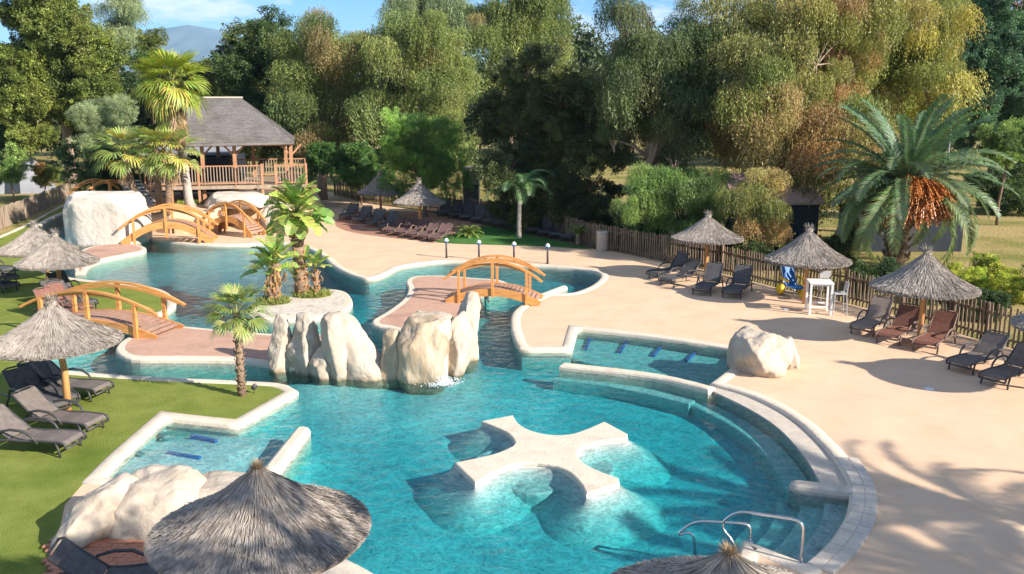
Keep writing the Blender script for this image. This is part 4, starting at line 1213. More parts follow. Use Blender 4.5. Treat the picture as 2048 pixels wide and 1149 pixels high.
b.add([(-3.2, -2.2, zq - 0.1), (3.2, -2.2, zq - 0.1), (3.2, 2.2, zq + 0.5), (-3.2, 2.2, zq + 0.5), (-3.2, -2.2, zq - 0.25), (3.2, -2.2, zq - 0.25), (3.2, 2.2, zq + 0.35), (-3.2, 2.2, zq + 0.35)],
      [(0, 1, 2, 3), (7, 6, 5, 4), (0, 4, 5, 1), (1, 5, 6, 2), (2, 6, 7, 3), (3, 7, 4, 0)]); b.build('roof', M['tent'], t3)
b = MB(); b.box((0, 0, (zq - 0.3) / 2), (6, 4, zq - 0.3)); b.build('wall', M['navy'], t3)

# ------------------------------------------------------------------ fences
def fence(label, px_line, h, spacing, mat='fencewood', rail=True, sw=(0.065, 0.03), gap_jit=0.02, seed=3, world_line=None, cap=300):
    pts = [Vector(p) for p in (world_line or [G2(*p) for p in px_line])]
    t = thing('paling_fence', label, 'fence', (pts[0].x, pts[0].y, 0))
    rnd = random.Random(seed); o0 = pts[0]
    meshes = []
    for v in range(4):
        b = MB(); hh = h * (1 + (v - 1.5) * 0.02); w, d = sw[0] * (0.85 + 0.1 * v), sw[1]
        b.box((0, 0, hh / 2 + 0.03), (w, d, hh)); b.add([(-w / 2, -d / 2, hh + 0.03), (w / 2, -d / 2, hh + 0.03), (w / 2, d / 2, hh + 0.03), (-w / 2, d / 2, hh + 0.03), (0, 0, hh + 0.07)], [(0, 1, 4), (1, 2, 4), (2, 3, 4), (3, 0, 4)])
        meshes.append(b.data('paling'))
    pm = MB(); pm.tube([(0, 0, -0.1), (0, 0, h + 0.06)], 0.06, 8); pme = pm.data('fence_post')
    cnt = 0
    for i in range(len(pts) - 1):
        a, c = pts[i], pts[i + 1]; d = c - a; L = d.length; ang = math.atan2(d.y, d.x)
        nn = Vector((-d.y, d.x)) / L
        n_ = max(1, int(L / spacing))
        for k in range(n_):
            if cnt >= cap: break
            f = (k + 0.5) / n_; p = a + d * f - o0
            o = link('paling', meshes[rnd.randrange(4)], M[mat], t)
            o.location = (p.x + rnd.uniform(-gap_jit, gap_jit), p.y, 0); o.rotation_euler = (rnd.uniform(-.02, .02), rnd.uniform(-.025, .025), ang); cnt += 1
        m_ = max(1, int(L / 2.2))
        for k in range(m_):
            p = a + d * (k / m_) - o0 + nn * 0.08; o = link('fence_post', pme, M[mat], t, True); o.location = (p.x, p.y, 0)
        for z in (0.25, h * 0.82):
            b = MB(); q0 = a - o0 + nn * 0.04; q1 = c - o0 + nn * 0.04
            b.bar((q0.x, q0.y, z), (q1.x, q1.y, z), 0.04, 0.07); b.build('rail', M[mat], t)
    return t
fence('long dark wooden paling fence running behind the parasols on the right', fence_right_px, 1.15, 0.145)
fence('brown wooden paling fence along the lawn at the far left', [(-90, 500), (0, 461), (60, 434), (139, 398)], 1.15, 0.13, mat='palewood', sw=(0.085, 0.03), seed=5)
fence('dark paling fence behind the small far parasols', [(668, 392), (715, 402), (790, 412), (858, 421)], 1.15, 0.17, seed=6)
fence('dark paling fence in deep shade behind the row of loungers', [(858, 421), (960, 438), (1080, 462), (1190, 497)], 1.15, 0.15, seed=7)
sh = smooth_path(gp([(-60, 500), (0, 476), (60, 449), (139, 406)]), closed=False)
o = ribbon('lawn_kerb', sh, -0.08, 0.08, -0.1, 0.09, M['cream'], kind=True)

# ------------------------------------------------------------------ small furniture
t = thing('bar_table', 'tall white square bar table beside the right parasols', 'table', G(1636, 626), R(-8))
b = MB(); b.box((0, 0, 1.08), (0.78, 0.78, 0.05)); b.build('tabletop', M['white'], t)
for sx in (-1, 1):
    for sy in (-1, 1):
        b = MB(); b.box((sx * 0.34, sy * 0.34, 0.53), (0.07, 0.07, 1.06)); b.build('leg', M['white'], t)
for s in (-1, 1):
    b = MB(); b.box((0, s * 0.34, 0.28), (0.62, 0.04, 0.05)); b.build('stretcher', M['white'], t)
    b = MB(); b.box((0, s * 0.3, 1.02), (0.6, 0.03, 0.08)); b.build('apron', M['white'], t)
def stool(px, py, rz, label, proto=None):
    if proto: return copy_tree(proto, label=label, loc=G(px, py), rz=rz, group='bar stools at the white table')
    t = thing('bar_stool', label, 'bar stool', G(px, py), rz, 'bar stools at the white table')
    b = MB(); b.box((0, 0, 0.75), (0.40, 0.40, 0.04)); b.build('seat', M['greyplastic'], t)
    b = MB(); b.sweep([(-0.19, 0, 0.86), (-0.215, 0, 1.0), (-0.235, 0, 1.12)], 0.38, 0.025); b.build('backrest', M['greyplastic'], t)
    for sx in (-1, 1):
        for sy in (-1, 1):
            b = MB(); b.tube([(sx * 0.23, sy * 0.23, 0), (sx * 0.18, sy * 0.18, 0.75)] + ([(-0.235, sy * 0.18, 1.12)] if sx < 0 else []), 0.016, 6); b.build('leg', M['greyplastic'], t)
    b = MB(); b.sweep([(0.21, 0.21, 0.25), (-0.21, 0.21, 0.25), (-0.21, -0.21, 0.25), (0.21, -0.21, 0.25)], 0.02, 0.02, closed=True); b.build('foot_ring', M['steel'], t)
    return t
s1 = stool(1676, 630, R(175), 'grey bar stool standing right of the white table')
stool(1650, 606, R(-95), 'grey bar stool behind the white table', s1)
# beach wheelchair
t = thing('beach_wheelchair', 'blue beach wheelchair with fat yellow floats parked by the fence', 'wheelchair', G(1583, 590), R(-75))
b = MB(); b.sweep([(0.6, 0, 0.34), (0.2, 0, 0.36), (-0.1, 0, 0.34), (-0.32, 0, 0.75), (-0.45, 0, 1.12)], 0.5, 0.05); b.build('sling_seat', M['blue'], t)
for s in (-1, 1):
    b = MB(); b.lathe([(0.02, -0.1), (0.16, -0.1), (0.2, -0.05), (0.2, 0.05), (0.16, 0.1), (0.02, 0.1)], 16)
    o = b.build('float_wheel', M['yellow'], t, True); o.location = (-0.1, s * 0.42, 0.22); o.rotation_euler = (R(90), 0, 0)
    b = MB(); b.tube([(0.65, s * 0.26, 0.12), (0.6, s * 0.26, 0.34), (-0.1, s * 0.26, 0.33), (-0.45, s * 0.26, 1.12)], 0.018, 6); b.build('frame_tube', M['white'], t)
    b = MB(); b.tube([(0.3, s * 0.32, 0.58), (0.0, s * 0.40, 0.62), (-0.3, s * 0.32, 0.62)], 0.05, 8); b.build('armrest', M['yellow'], t, True)
b = MB(); b.lathe([(0.02, -0.06), (0.09, -0.06), (0.11, 0), (0.09, 0.06), (0.02, 0.06)], 14); o = b.build('front_wheel', M['yellow'], t, True); o.location = (0.66, 0, 0.12); o.rotation_euler = (R(90), 0, 0)
# bin
t = thing('litter_bin', 'beige stone litter bin standing at the corner of the back fence', 'litter bin', G(1204, 502))
b = MB(); b.lathe([(0.25, 0), (0.27, 0.03), (0.27, 0.85), (0.29, 0.87), (0.29, 0.93), (0.25, 0.96), (0.15, 0.965), (0.13, 0.90), (0.02, 0.88)], 24); b.build('body', M['stone'], t, True)
b = MB(); b.lathe([(0.275, 0.80), (0.285, 0.81), (0.285, 0.84), (0.275, 0.85)], 24); b.build('band', M['greyplastic'], t, True)
# water bollards
for i, (px, w) in enumerate(((893, 'furthest left'), (958, 'second from the left'), (1028, 'just left of the last one'), (1095, 'furthest right'))):
    if i == 0:
        t = thing('pool_lamp', 'short dark post lamp with pale hood behind the channel, ' + w, 'lamp post', G(px, 516 + i * 4), 0, 'post lamps along the channel')
        b = MB(); b.tube([(0, 0, 0), (0, 0, 0.78)], 0.045, 10); b.build('post', M['darkframe'], t, True)
        b = MB(); b.lathe([(0.08, 0), (0.08, 0.02), (0.05, 0.03)], 12); b.build('base_plate', M['darkframe'], t)
        b = MB(); b.lathe([(0.11, 0.78), (0.105, 0.81), (0.07, 0.88), (0.02, 0.91)], 14); b.build('hood', M['white'], t, True)
        b = MB(); b.lathe([(0.05, 0.70), (0.08, 0.72), (0.08, 0.76), (0.05, 0.765)], 12); b.build('lens', M['blue'], t, True)
        LP = t
    else:
        copy_tree(LP, label='short dark post lamp with pale hood behind the channel, ' + w, loc=G(px, 516 + i * 4))
# floor spot on the lawn
t = thing('garden_spotlight', 'small black spotlight on the lawn right of the young palm trunk', 'spotlight', G(509, 788))
b = MB(); b.tube([(0, 0, -0.02), (0, 0, 0.12)], 0.012, 6); b.build('spike', M['darkframe'], t)
b = MB(); b.lathe([(0.04, -0.07), (0.06, -0.04), (0.07, 0.06), (0.06, 0.065), (0.05, 0.04)], 12); o = b.build('lamp_head', M['darkframe'], t, True); o.location = (0, 0, 0.17); o.rotation_euler = (R(50), 0, R(60))
# steel handrails at the steps
def handrail(pts, label):
    """pts: (px, py, Y, z)"""
    c = pts[0]
    t = thing('pool_handrail', label, 'handrail', (pts[0][0], pts[0][1], 0), 0, 'steel handrails at the pool steps')
    P_ = [Vector((p[0] - pts[0][0], p[1] - pts[0][1], p[2])) for p in pts]
    # round the corners
    out = [P_[0]]
    for i in range(1, len(P_) - 1):
        a, b_, c_ = P_[i - 1], P_[i], P_[i + 1]
        r_ = min(0.18, (b_ - a).length * .45, (c_ - b_).length * .45)
        p0 = b_ + (a - b_).normalized() * r_; p1 = b_ + (c_ - b_).normalized() * r_
        for k in range(6):
            s_ = k / 5; out.append(p0 * (1 - s_)**2 + b_ * 2 * s_ * (1 - s_) + p1 * s_**2)
    out.append(P_[-1])
    b = MB(); b.tube(out, 0.024, 8); b.build('steel_tube', M['steel'], t, True)
    for e in (P_[0], P_[-1]):
        b = MB(); b.lathe([(0.05, 0), (0.05, 0.012), (0.03, 0.02)], 12, (e.x, e.y, e.z)); b.build('flange', M['steel'], t)
    return t
A = G(1606, 1130); B_ = G(1493, 1086)
def hr(base, far, hgt, label, ext=0.0):
    d = (far - base); dn = d.normalized()
    handrail([(base.x, base.y, 0.02), (base.x, base.y, hgt), (far.x, far.y, hgt - 0.05), (far.x + dn.x * 0.28, far.y + dn.y * 0.28, hgt - 0.35), (far.x, far.y, 0.12), (far.x - dn.x * 0.1, far.y, -0.6)], label)
q1 = Vector((G(1602, 1130).x, G(1602, 1130).y, 0))
far = PD(1480, 1046, q1.y + 0.25)
h1 = (H - q1.y * tand(1042))
hr(q1, Vector((far.x, far.y + 0.2, 0)), h1, 'polished steel handrail loop on the deck corner by the pool steps, taller one')
q2 = G(1500, 1088); far2 = PD(1385, 1078, q2.y + 0.2)
hr(Vector((q2.x, q2.y, 0)), Vector((far2.x, far2.y, 0)), max(0.35, H - q2.y * tand(1078) + 0.1), 'polished steel handrail loop further left beside the foreground parasol top')
for (px_, py_, lb_) in ((1858, 779, 'small pale round cover in the sand deck inside the large round shadow'), (1571, 620, 'small pale round cover in the sand deck near the white bar table')):
    q_ = G(px_, py_); b = MB(); b.lathe([(0.12, -0.01), (0.12, 0.018), (0.10, 0.022), (0.02, 0.022)], 18); o = b.build('deck_cover', M['white']); o.location = (q_.x, q_.y, 0)
    tag(o, lb_, 'deck cover')
# brick terrace
b = MB(); b.prism(gp([(98, 1088), (140, 1075), (345, 1056), (460, 1050), (520, 1200), (430, 1400), (60, 1400), (90, 1200)]), -0.1, 0.035)
bt = structure(b.build('brick_terrace', M['earth']))
bd = [Vector(p) for p in gp([(98, 1088), (140, 1077), (345, 1058), (455, 1052), (520, 1200), (430, 1330), (60, 1330), (90, 1200)])]
rnd = random.Random(9); b = MB(); b.box((0, 0, 0), (0.21, 0.105, 0.03)); bme = b.data('brick'); bme.materials.append(M['terracotta'])
cnt = 0
ymin = min(p.y for p in bd); ymax = max(p.y for p in bd); xmin = min(p.x for p in bd); xmax = max(p.x for p in bd)
yy = ymax; row = 0
while yy > ymin and cnt < 300:
    xx = xmin + (row % 2) * 0.11
    while xx < xmax and cnt < 300:
        if inside((xx, yy), bd) and yy > 9.6:
            o = link('brick', bme, None, bt); o.location = (xx, yy, 0.05 + rnd.uniform(-0.003, 0.003)); o.rotation_euler = (0, 0, rnd.uniform(-.01, .01)); cnt += 1
        xx += 0.22
    yy -= 0.115; row += 1
# rim of pale slabs at the bottom
b = MB(); b.prism(gp([(560, 1120), (668, 1108), (745, 1152), (850, 1215), (760, 1300), (560, 1300)]), -0.1, 0.03)
structure(b.build('bottom_paving', M['stone']))

# ------------------------------------------------------------------ sheds, tent, distant bits
def shed(label, px0, px1, ytop, Y, dep, h, mat, roofmat, name='shed', slope=0.35):
    a = PD(px0, ytop, Y); c = PD(px1, ytop, Y); h = a.z if h is None else h
    w = c.x - a.x
    t = thing(name, label, 'shed', ((a.x + c.x) / 2, Y + dep / 2, 0))
    b = MB(); b.box((0, 0, (h - 0.2) / 2), (w, dep, h - 0.2)); b.build('wall', M[mat], t)
    b = MB(); b.add([(-w / 2 - .15, -dep / 2 - .2, h - 0.18), (w / 2 + .15, -dep / 2 - .2, h - 0.18), (w / 2 + .15, dep / 2 + .2, h - 0.18 + slope), (-w / 2 - .15, dep / 2 + .2, h - 0.18 + slope),
                     (-w / 2 - .15, -dep / 2 - .2, h - 0.3), (w / 2 + .15, -dep / 2 - .2, h - 0.3), (w / 2 + .15, dep / 2 + .2, h - 0.3 + slope), (-w / 2 - .15, dep / 2 + .2, h - 0.3 + slope)],
                    [(0, 1, 2, 3), (7, 6, 5, 4), (0, 4, 5, 1), (1, 5, 6, 2), (2, 6, 7, 3), (3, 7, 4, 0)])
    b.build('roof', M[roofmat], t)
    b = MB(); b.box((0, -dep / 2 - 0.02, 1.0), (0.9, 0.05, 2.0)); d_ = b.build('door', M['darkframe'], t)
    return t
shed('low dark shed with a pinkish tiled roof behind the right fence', 1475, 1640, 396, 40.6, 2.2, None, 'navy', 'rooftile', slope=1.1)
shed('dark navy clad box shed behind the date palm', 1720, 1932, 408, 42.5, 2.6, None, 'navy', 'navy', slope=0.05)
shed('pale rendered wall block glimpsed between the dark trees', 925, 958, 330, 56, 0.8, None, 'plasterwall', 'plasterwall', name='garden_wall', slope=0.02)
q = G(40, 372)
t = thing('tent', 'grey canvas tent beyond the left fence, cut by the picture edge', 'tent', (PD(30, 300, 72).x, 72, 0), R(15))
b = MB(); b.add([(-2.2, -1.8, 0), (2.2, -1.8, 0), (2.4, 1.8, 0), (-2.2, 1.8, 0), (-1.6, -1.2, 2.0), (1.3, -1.2, 2.1), (1.4, 1.2, 2.1), (-1.6, 1.2, 2.0), (-1.4, 0, 2.6), (1.1, 0, 2.7)],
                [(0, 1, 5, 4), (1, 2, 6, 5), (2, 3, 7, 6), (3, 0, 4, 7), (4, 5, 9, 8), (6, 7, 8, 9), (5, 6, 9), (7, 4, 8)]); b.build('canvas', M['tent'], t)
b = MB(); b.add([(-0.6, -1.86, 0.02), (0.5, -1.86, 0.02), (0.45, -1.36, 1.8), (-0.5, -1.36, 1.8)], [(0, 1, 2, 3)]); b.build('doorway', M['navy'], t)
# white lamp far right
t = thing('globe_lamp', 'white lamp on a thin pole showing in front of the blue green trees', 'lamp', (PD(1908, 195, 56).x, 56, 0))
zz = PD(1908, 192, 56).z
b = MB(); b.tube([(0, 0, 0), (0, 0, zz - 0.2)], 0.05, 8); b.build('pole', M['greyplastic'], t)
b = MB(); b.lathe([(0.05, -0.3), (0.2, -0.18), (0.27, 0), (0.2, 0.2), (0.03, 0.3)], 14, (0, 0, zz)); b.build('globe', M['white'], t, True)
b = MB(); b.bar((-0.35, 0, zz - 0.32), (0.35, 0, zz - 0.32), 0.08, 0.08); b.build('bracket', M['white'], t)

# ------------------------------------------------------------------ foliage
def tone_mesh(name, V, Fq, C, mat):
    """V (n,3), Fq (m,4), C (n,3)"""
    me = bpy.data.meshes.new(name)
    nv, nf = len(V), len(Fq)
    me.vertices.add(nv); me.loops.add(nf * 4); me.polygons.add(nf)
    me.vertices.foreach_set('co', np.asarray(V, dtype=np.float32).ravel())
    me.loops.foreach_set('vertex_index', np.asarray(Fq, dtype=np.int32).ravel())
    me.polygons.foreach_set('loop_start', np.arange(0, nf * 4, 4, dtype=np.int32))
    me.polygons.foreach_set('loop_total', np.full(nf, 4, dtype=np.int32))
    at = me.attributes.new('tone', 'FLOAT_COLOR', 'POINT')
    c4 = np.ones((nv, 4), dtype=np.float32); c4[:, :3] = C
    at.data.foreach_set('color', c4.ravel())
    me.update(calc_edges=True)
    me.materials.append(mat)
    return me

def norm(a): return a / (np.linalg.norm(a, axis=1, keepdims=True) + 1e-9)

def leaves(centres, rads, cols, per, size, droop, rng, squash=0.75, jit=0.25, wfac=0.42, spread=0.5):
    """clumps of leaf quads; droop 0..1 hangs strands"""
    n = len(centres); N = n * per
    idx = np.repeat(np.arange(n), per)
    d = norm(rng.normal(size=(N, 3)))
    r = rng.random((N, 1)) ** 0.5
    off = d * r * rads[idx][:, None]
    off[:, 2] *= squash
    if droop > 0:
        hang = rng.exponential(0.55, N) * rads[idx] * droop * 1.5
        off[:, 0] *= 1 - 0.35 * droop; off[:, 1] *= 1 - 0.35 * droop
        off[:, 2] -= hang
    p = centres[idx] + off
    out = norm(off + 1e-6)
    dirv = norm(rng.normal(size=(N, 3)) * 0.8 + out * (1 - droop) * spread + np.array([0, 0, -1.0]) * (0.15 + droop * 2.2))
    side = norm(np.cross(dirv, rng.normal(size=(N, 3))))
    L = size * rng.uniform(0.6, 1.3, (N, 1)); W = L * wfac * rng.uniform(0.7, 1.2, (N, 1)) * (1 - 0.35 * droop)
    v = np.stack([p, p + dirv * L * 0.5 + side * W * 0.5, p + dirv * L, p + dirv * L * 0.45 - side * W * 0.5], axis=1)
    c = cols[idx] * rng.uniform(1 - jit, 1 + jit, (N, 1)) * (1 + rng.normal(size=(N, 3)) * 0.06)
    c = np.clip(c, 0.004, 0.9)
    return v.reshape(-1, 3), np.repeat(c, 4, axis=0)

def crown(lobes, n_cl, per, size, cl_r, droop, palette, seed, shell=0.5, jit=0.25, wfac=0.42, squash=0.75):
    rng = np.random.default_rng(seed)
    lob = np.array(lobes, dtype=float)
    wts = lob[:, 3] * lob[:, 4] + lob[:, 3] * lob[:, 5]; wts /= wts.sum()
    li = rng.choice(len(lob), n_cl, p=wts)
    d = norm(rng.normal(size=(n_cl, 3)))
    flip = (d[:, 2] < -0.3) & (rng.random(n_cl) < 0.6); d[flip, 2] *= -1
    r = (shell + (1.04 - shell) * rng.random((n_cl, 1)) ** 0.7)
    c = lob[li, :3] + d * r * lob[li, 3:6]
    c += rng.normal(size=c.shape) * cl_r * 0.25
    pal = np.array([p[:3] for p in palette]); pw = np.array([p[3] for p in palette]); pw = pw / pw.sum()
    # colour varies by lobe and by clump
    lt = rng.uniform(0.85, 1.15, (len(lob), 1))
    lp = rng.choice(len(pal), len(lob), p=pw)          # each bough leans to one tone
    pi_ = np.where(rng.random(n_cl) < 0.6, lp[li], rng.choice(len(pal), n_cl, p=pw))
    cols = pal[pi_] * 0.7 + pal[rng.choice(len(pal), n_cl, p=pw)] * 0.3
    cols = cols * lt[li] * rng.uniform(0.8, 1.2, (n_cl, 1))
    rads = cl_r * rng.uniform(0.55, 1.35, n_cl)
    V, C = leaves(c, rads, cols, per, size, droop, rng, squash=squash, jit=jit, wfac=wfac)
    Fq = np.arange(len(V)).reshape(-1, 4)
    return V, Fq, C, c

def lobes_for(x0, x1, y0, y1, Y, dep, seed, n=9, lr=0.42, low=0.0):
    """lobes filling the box seen between photograph pixels at distance Y, relative to the trunk base"""
    a = PD(x0, y0, Y); c = PD(x1, y1, Y)
    cx = (a.x + c.x) / 2; cz = (a.z + c.z) / 2; rx = (c.x - a.x) / 2; rz = (a.z - c.z) / 2; ry = dep
    rnd = random.Random(seed); out = []
    out.append((cx, Y, cz, rx * 0.62, ry * 0.62, rz * 0.66))
    prev = []
    for k in range(n):
        best = None; bd = -1
        for _ in range(24):
            u = Vector((rnd.uniform(-1, 1), rnd.uniform(-1, 0.6), rnd.uniform(-1, 1)))
            if (abs(u.x) ** 3 + abs(u.z) ** 3) > 1.25: continue
            dd = min([((u.x - w.x) ** 2 + (u.z - w.z) ** 2 + 0.3 * (u.y - w.y) ** 2) for w in prev] or [9])
            if dd > bd: bd = dd; best = u
        u = best; prev.append(u)
        l_ = lr * rnd.uniform(0.8, 1.2)
        out.append((cx + u.x * rx * (1 - l_ * 0.8), Y + u.y * ry * 0.7, cz + u.z * rz * (1 - l_ * 0.75), rx * l_, ry * l_ * 1.1, rz * l_))
    return out

def bough_mesh(kind, seed, n=2600):
    rng = np.random.default_rng(seed)
    if kind == 'weep':
        ns = n // 14; d = norm(rng.normal(size=(ns, 3))); st = d * rng.random((ns, 1)) ** 0.4 * np.array([0.95, 0.95, 0.5]); st[:, 2] += 0.35
        ln = rng.uniform(0.5, 1.5, ns); k = np.tile(np.arange(14), ns); idx = np.repeat(np.arange(ns), 14)
        f = (k + rng.random(ns * 14)) / 14
        out = norm(st * np.array([1, 1, 0]) + 1e-6)
        p = st[idx] + out[idx] * (0.25 * np.sqrt(f))[:, None] + np.array([0, 0, -1.0]) * (f ** 1.3 * ln[idx])[:, None] + rng.normal(size=(ns * 14, 3)) * 0.035
        dirv = norm(rng.normal(size=p.shape) * 0.45 + np.array([0, 0, -1.0]))
        tone = np.repeat(rng.uniform(0.65, 1.35, ns), 14) * rng.uniform(0.8, 1.2, ns * 14); L0, wf = 0.135, 0.30
    else:
        nc = 34 if kind == 'leafy' else 50
        c = norm(rng.normal(size=(nc, 3))) * (0.35 + 0.65 * rng.random((nc, 1)) ** 0.6) * np.array([1, 1, 0.75])
        per = n // nc; idx = np.repeat(np.arange(nc), per); N = nc * per
        r_ = (0.26 if kind == 'leafy' else 0.22) * rng.uniform(0.6, 1.4, nc)
        off = norm(rng.normal(size=(N, 3))) * rng.random((N, 1)) ** 0.45 * r_[idx][:, None]
        p = c[idx] + off
        dirv = norm(rng.normal(size=(N, 3)) * 0.7 + norm(p) * 0.7 + np.array([0, 0, 0.25 if kind == 'feather' else -0.3]))
        tone = np.repeat(rng.uniform(0.65, 1.35, nc), per) * rng.uniform(0.75, 1.25, N); L0, wf = (0.125, 0.55) if kind == 'leafy' else (0.17, 0.16)
    N = len(p)
    side = norm(np.cross(dirv, rng.normal(size=(N, 3))))
    L = L0 * rng.uniform(0.55, 1.35, (N, 1)); W = L * wf
    v = np.stack([p, p + dirv * L * 0.5 + side * W * 0.5, p + dirv * L, p + dirv * L * 0.45 - side * W * 0.5], axis=1).reshape(-1, 3)
    c = np.stack([tone * rng.uniform(0.92, 1.12, N), tone, tone * rng.uniform(0.8, 1.1, N)], 1)
    return tone_mesh('bough', v, np.arange(len(v)).reshape(-1, 4), np.repeat(c, 4, axis=0), M['bough'])
M['bough'] = leaf_mat('bough_foliage', tint=(1.3, 1.34, 1.18), trans=0.36, gloss=0.03, objcol=True)
BOUGH = {k_: [bough_mesh(k_, 900 + 10 * j_ + i_) for i_ in range(5)] for j_, k_ in enumerate(('weep', 'leafy', 'feather'))}

def tree(name, label, cat, bpx, Y, box, dep, seed, n_cl=220, per=110, size=0.24, cl_r=0.8, droop=0.0, palette=None, bark='bark', tr=0.28, shell=0.45, nl=9, lr=0.42,
         mat='leaf', group='trees around the pool', limbs=9, dens=1.45, base_z=0.0, wfac=0.42, squash=0.75, fork=0.3):
    nl += 3
    lobes = lobes_for(*box, Y, dep, seed, nl, lr)
    bx = PD(bpx, 300, Y).x
    a_ = PD(box[0], box[2], Y); c_ = PD(box[1], box[3], Y)
    rb = cl_r * 1.3
    n_b = int(min(230, max(12, dens * (c_.x - a_.x) * (a_.z - c_.z) / rb ** 2)))
    rng = np.random.default_rng(seed)
    lob = np.array(lobes, dtype=float); wts = lob[:, 3] * lob[:, 5]; wts /= wts.sum()
    li = rng.choice(len(lob), n_b, p=wts)
    d = norm(rng.normal(size=(n_b, 3))); d[:, 1] = np.where(rng.random(n_b) < 0.35, -np.abs(d[:, 1]), d[:, 1])
    cen = lob[li, :3] + d * (shell + (1.0 - shell) * rng.random((n_b, 1)) ** 0.7) * np.maximum(lob[li, 3:6] - rb * 0.45, 0.1)
    t = thing(name, label, cat, (bx, Y, 0), 0, group)
    kind = 'weep' if droop >= 0.3 else 'feather' if wfac <= 0.3 else 'leafy'
    pal = np.array([p[:3] for p in palette]); pw = np.array([p[3] for p in palette]); pw = pw / pw.sum()
    lp = rng.choice(len(pal), len(lob), p=pw)
    for k in range(n_b):
        s_b = rb * rng.uniform(0.5, 1.3)
        z_ = max(cen[k][2], base_z + s_b * 0.35)
        cen[k][2] = z_
        o = bpy.data.objects.new('bough', BOUGH[kind][int(rng.integers(5))]); COL.objects.link(o); o.parent = t
        o.location = (cen[k][0] - bx, cen[k][1] - Y, z_); o.scale = (s_b * rng.uniform(0.75, 1.3), s_b * rng.uniform(0.75, 1.3), s_b * rng.uniform(0.7, 1.25)); o.rotation_euler = (rng.uniform(-.35, .35), rng.uniform(-.35, .35), rng.uniform(0, 6.28))
        q = lp[li[k]] if rng.random() < 0.6 else int(rng.choice(len(pal), p=pw))
        cc_ = (pal[q] * 0.75 + pal[int(rng.choice(len(pal), p=pw))] * 0.25) * rng.uniform(0.8, 1.22)
        o.color = (float(cc_[0]), float(cc_[1]), float(cc_[2]), 1.0)
    rnd = random.Random(seed + 7)
    b = MB()
    l0 = lobes[0]; top = Vector((l0[0] - bx, l0[1] - Y, l0[2]))
    zt = top.z; hz = max(0.8, zt - l0[5] * 1.0)
    pf = Vector((top.x * fork, top.y * fork, max(0.6, hz * 0.8)))
    b.tube([(0, 0, -0.2), (0.0 + rnd.uniform(-.1, .1), 0, pf.z * 0.4), pf, pf.lerp(top, 0.5) + Vector((rnd.uniform(-.3, .3), 0, 0)), top + Vector((0, 0, l0[5] * 0.5))],
           [tr * 1.25, tr, tr * 0.85, tr * 0.5, tr * 0.12], 9)
    for k in range(limbs):
        lb = lobes[1 + k % (len(lobes) - 1)]
        e = Vector((lb[0] - bx, lb[1] - Y, lb[2])) + Vector((rnd.uniform(-.3, .3), rnd.uniform(-.3, .3), rnd.uniform(-.3, .3)))
        s0 = pf.lerp(top, rnd.uniform(-0.1, 0.7))
        md = s0.lerp(e, 0.5) + Vector((0, 0, rnd.uniform(0.1, 0.6)))
        b.tube([s0, md, e], [tr * 0.42, tr * 0.28, tr * 0.08], 6)
    for k in range(0, len(cen)):
        e = Vector([float(x_) for x_ in cen[k]]) - Vector((bx, Y, 0))
        j = min(range(len(lobes)), key=lambda q: (lobes[q][0] - cen[k][0])**2 + (lobes[q][1] - cen[k][1])**2 + (lobes[q][2] - cen[k][2])**2)
        s0 = Vector((lobes[j][0] - bx, lobes[j][1] - Y, lobes[j][2] - lobes[j][5] * 0.3))
        b.tube([s0, s0.lerp(e, .5) + Vector((0, 0, .1)), e], [tr * 0.12, tr * 0.09, tr * 0.03], 4, cap=False)
    b.build('trunk', M[bark], t, True)
    return t

P_OLIVE = [(0.13, 0.165, 0.035, 3), (0.18, 0.21, 0.045, 2.5), (0.10, 0.135, 0.032, 2), (0.15, 0.13, 0.05, 0.35)]
P_DARK = [(0.045, 0.08, 0.028, 3), (0.07, 0.115, 0.035, 2), (0.10, 0.15, 0.04, 1)]
P_OAK = [(0.055, 0.075, 0.03, 3), (0.09, 0.11, 0.04, 2), (0.17, 0.18, 0.06, 1.2)]
P_EUC = [(0.165, 0.20, 0.06, 3), (0.23, 0.255, 0.08, 2), (0.27, 0.20, 0.10, 0.6), (0.10, 0.145, 0.045, 2.5)]
P_GOLD = [(0.36, 0.27, 0.12, 3), (0.25, 0.25, 0.08, 3), (0.36, 0.21, 0.11, 1.1), (0.15, 0.18, 0.055, 2.5)]
P_YG = [(0.24, 0.26, 0.06, 3), (0.17, 0.20, 0.05, 2), (0.34, 0.29, 0.08, 1.2)]
P_RED = [(0.09, 0.125, 0.045, 4), (0.24, 0.12, 0.075, 0.9), (0.20, 0.17, 0.08, 1), (0.065, 0.10, 0.045, 3)]
P_BLUE = [(0.10, 0.19, 0.10, 3), (0.16, 0.27, 0.15, 2), (0.06, 0.12, 0.07, 2)]
P_BRIGHT = [(0.12, 0.24, 0.05, 3), (0.19, 0.31, 0.07, 2), (0.08, 0.16, 0.045, 1.5)]
P_GREY = [(0.20, 0.25, 0.15, 3), (0.26, 0.31, 0.18, 2), (0.13, 0.19, 0.10, 1)]
P_PEPPER = [(0.13, 0.22, 0.06, 3), (0.20, 0.28, 0.08, 2), (0.09, 0.15, 0.045, 2)]
P_LIME = [(0.38, 0.42, 0.06, 3), (0.25, 0.33, 0.06, 2), (0.50, 0.48, 0.08, 1)]
T = tree
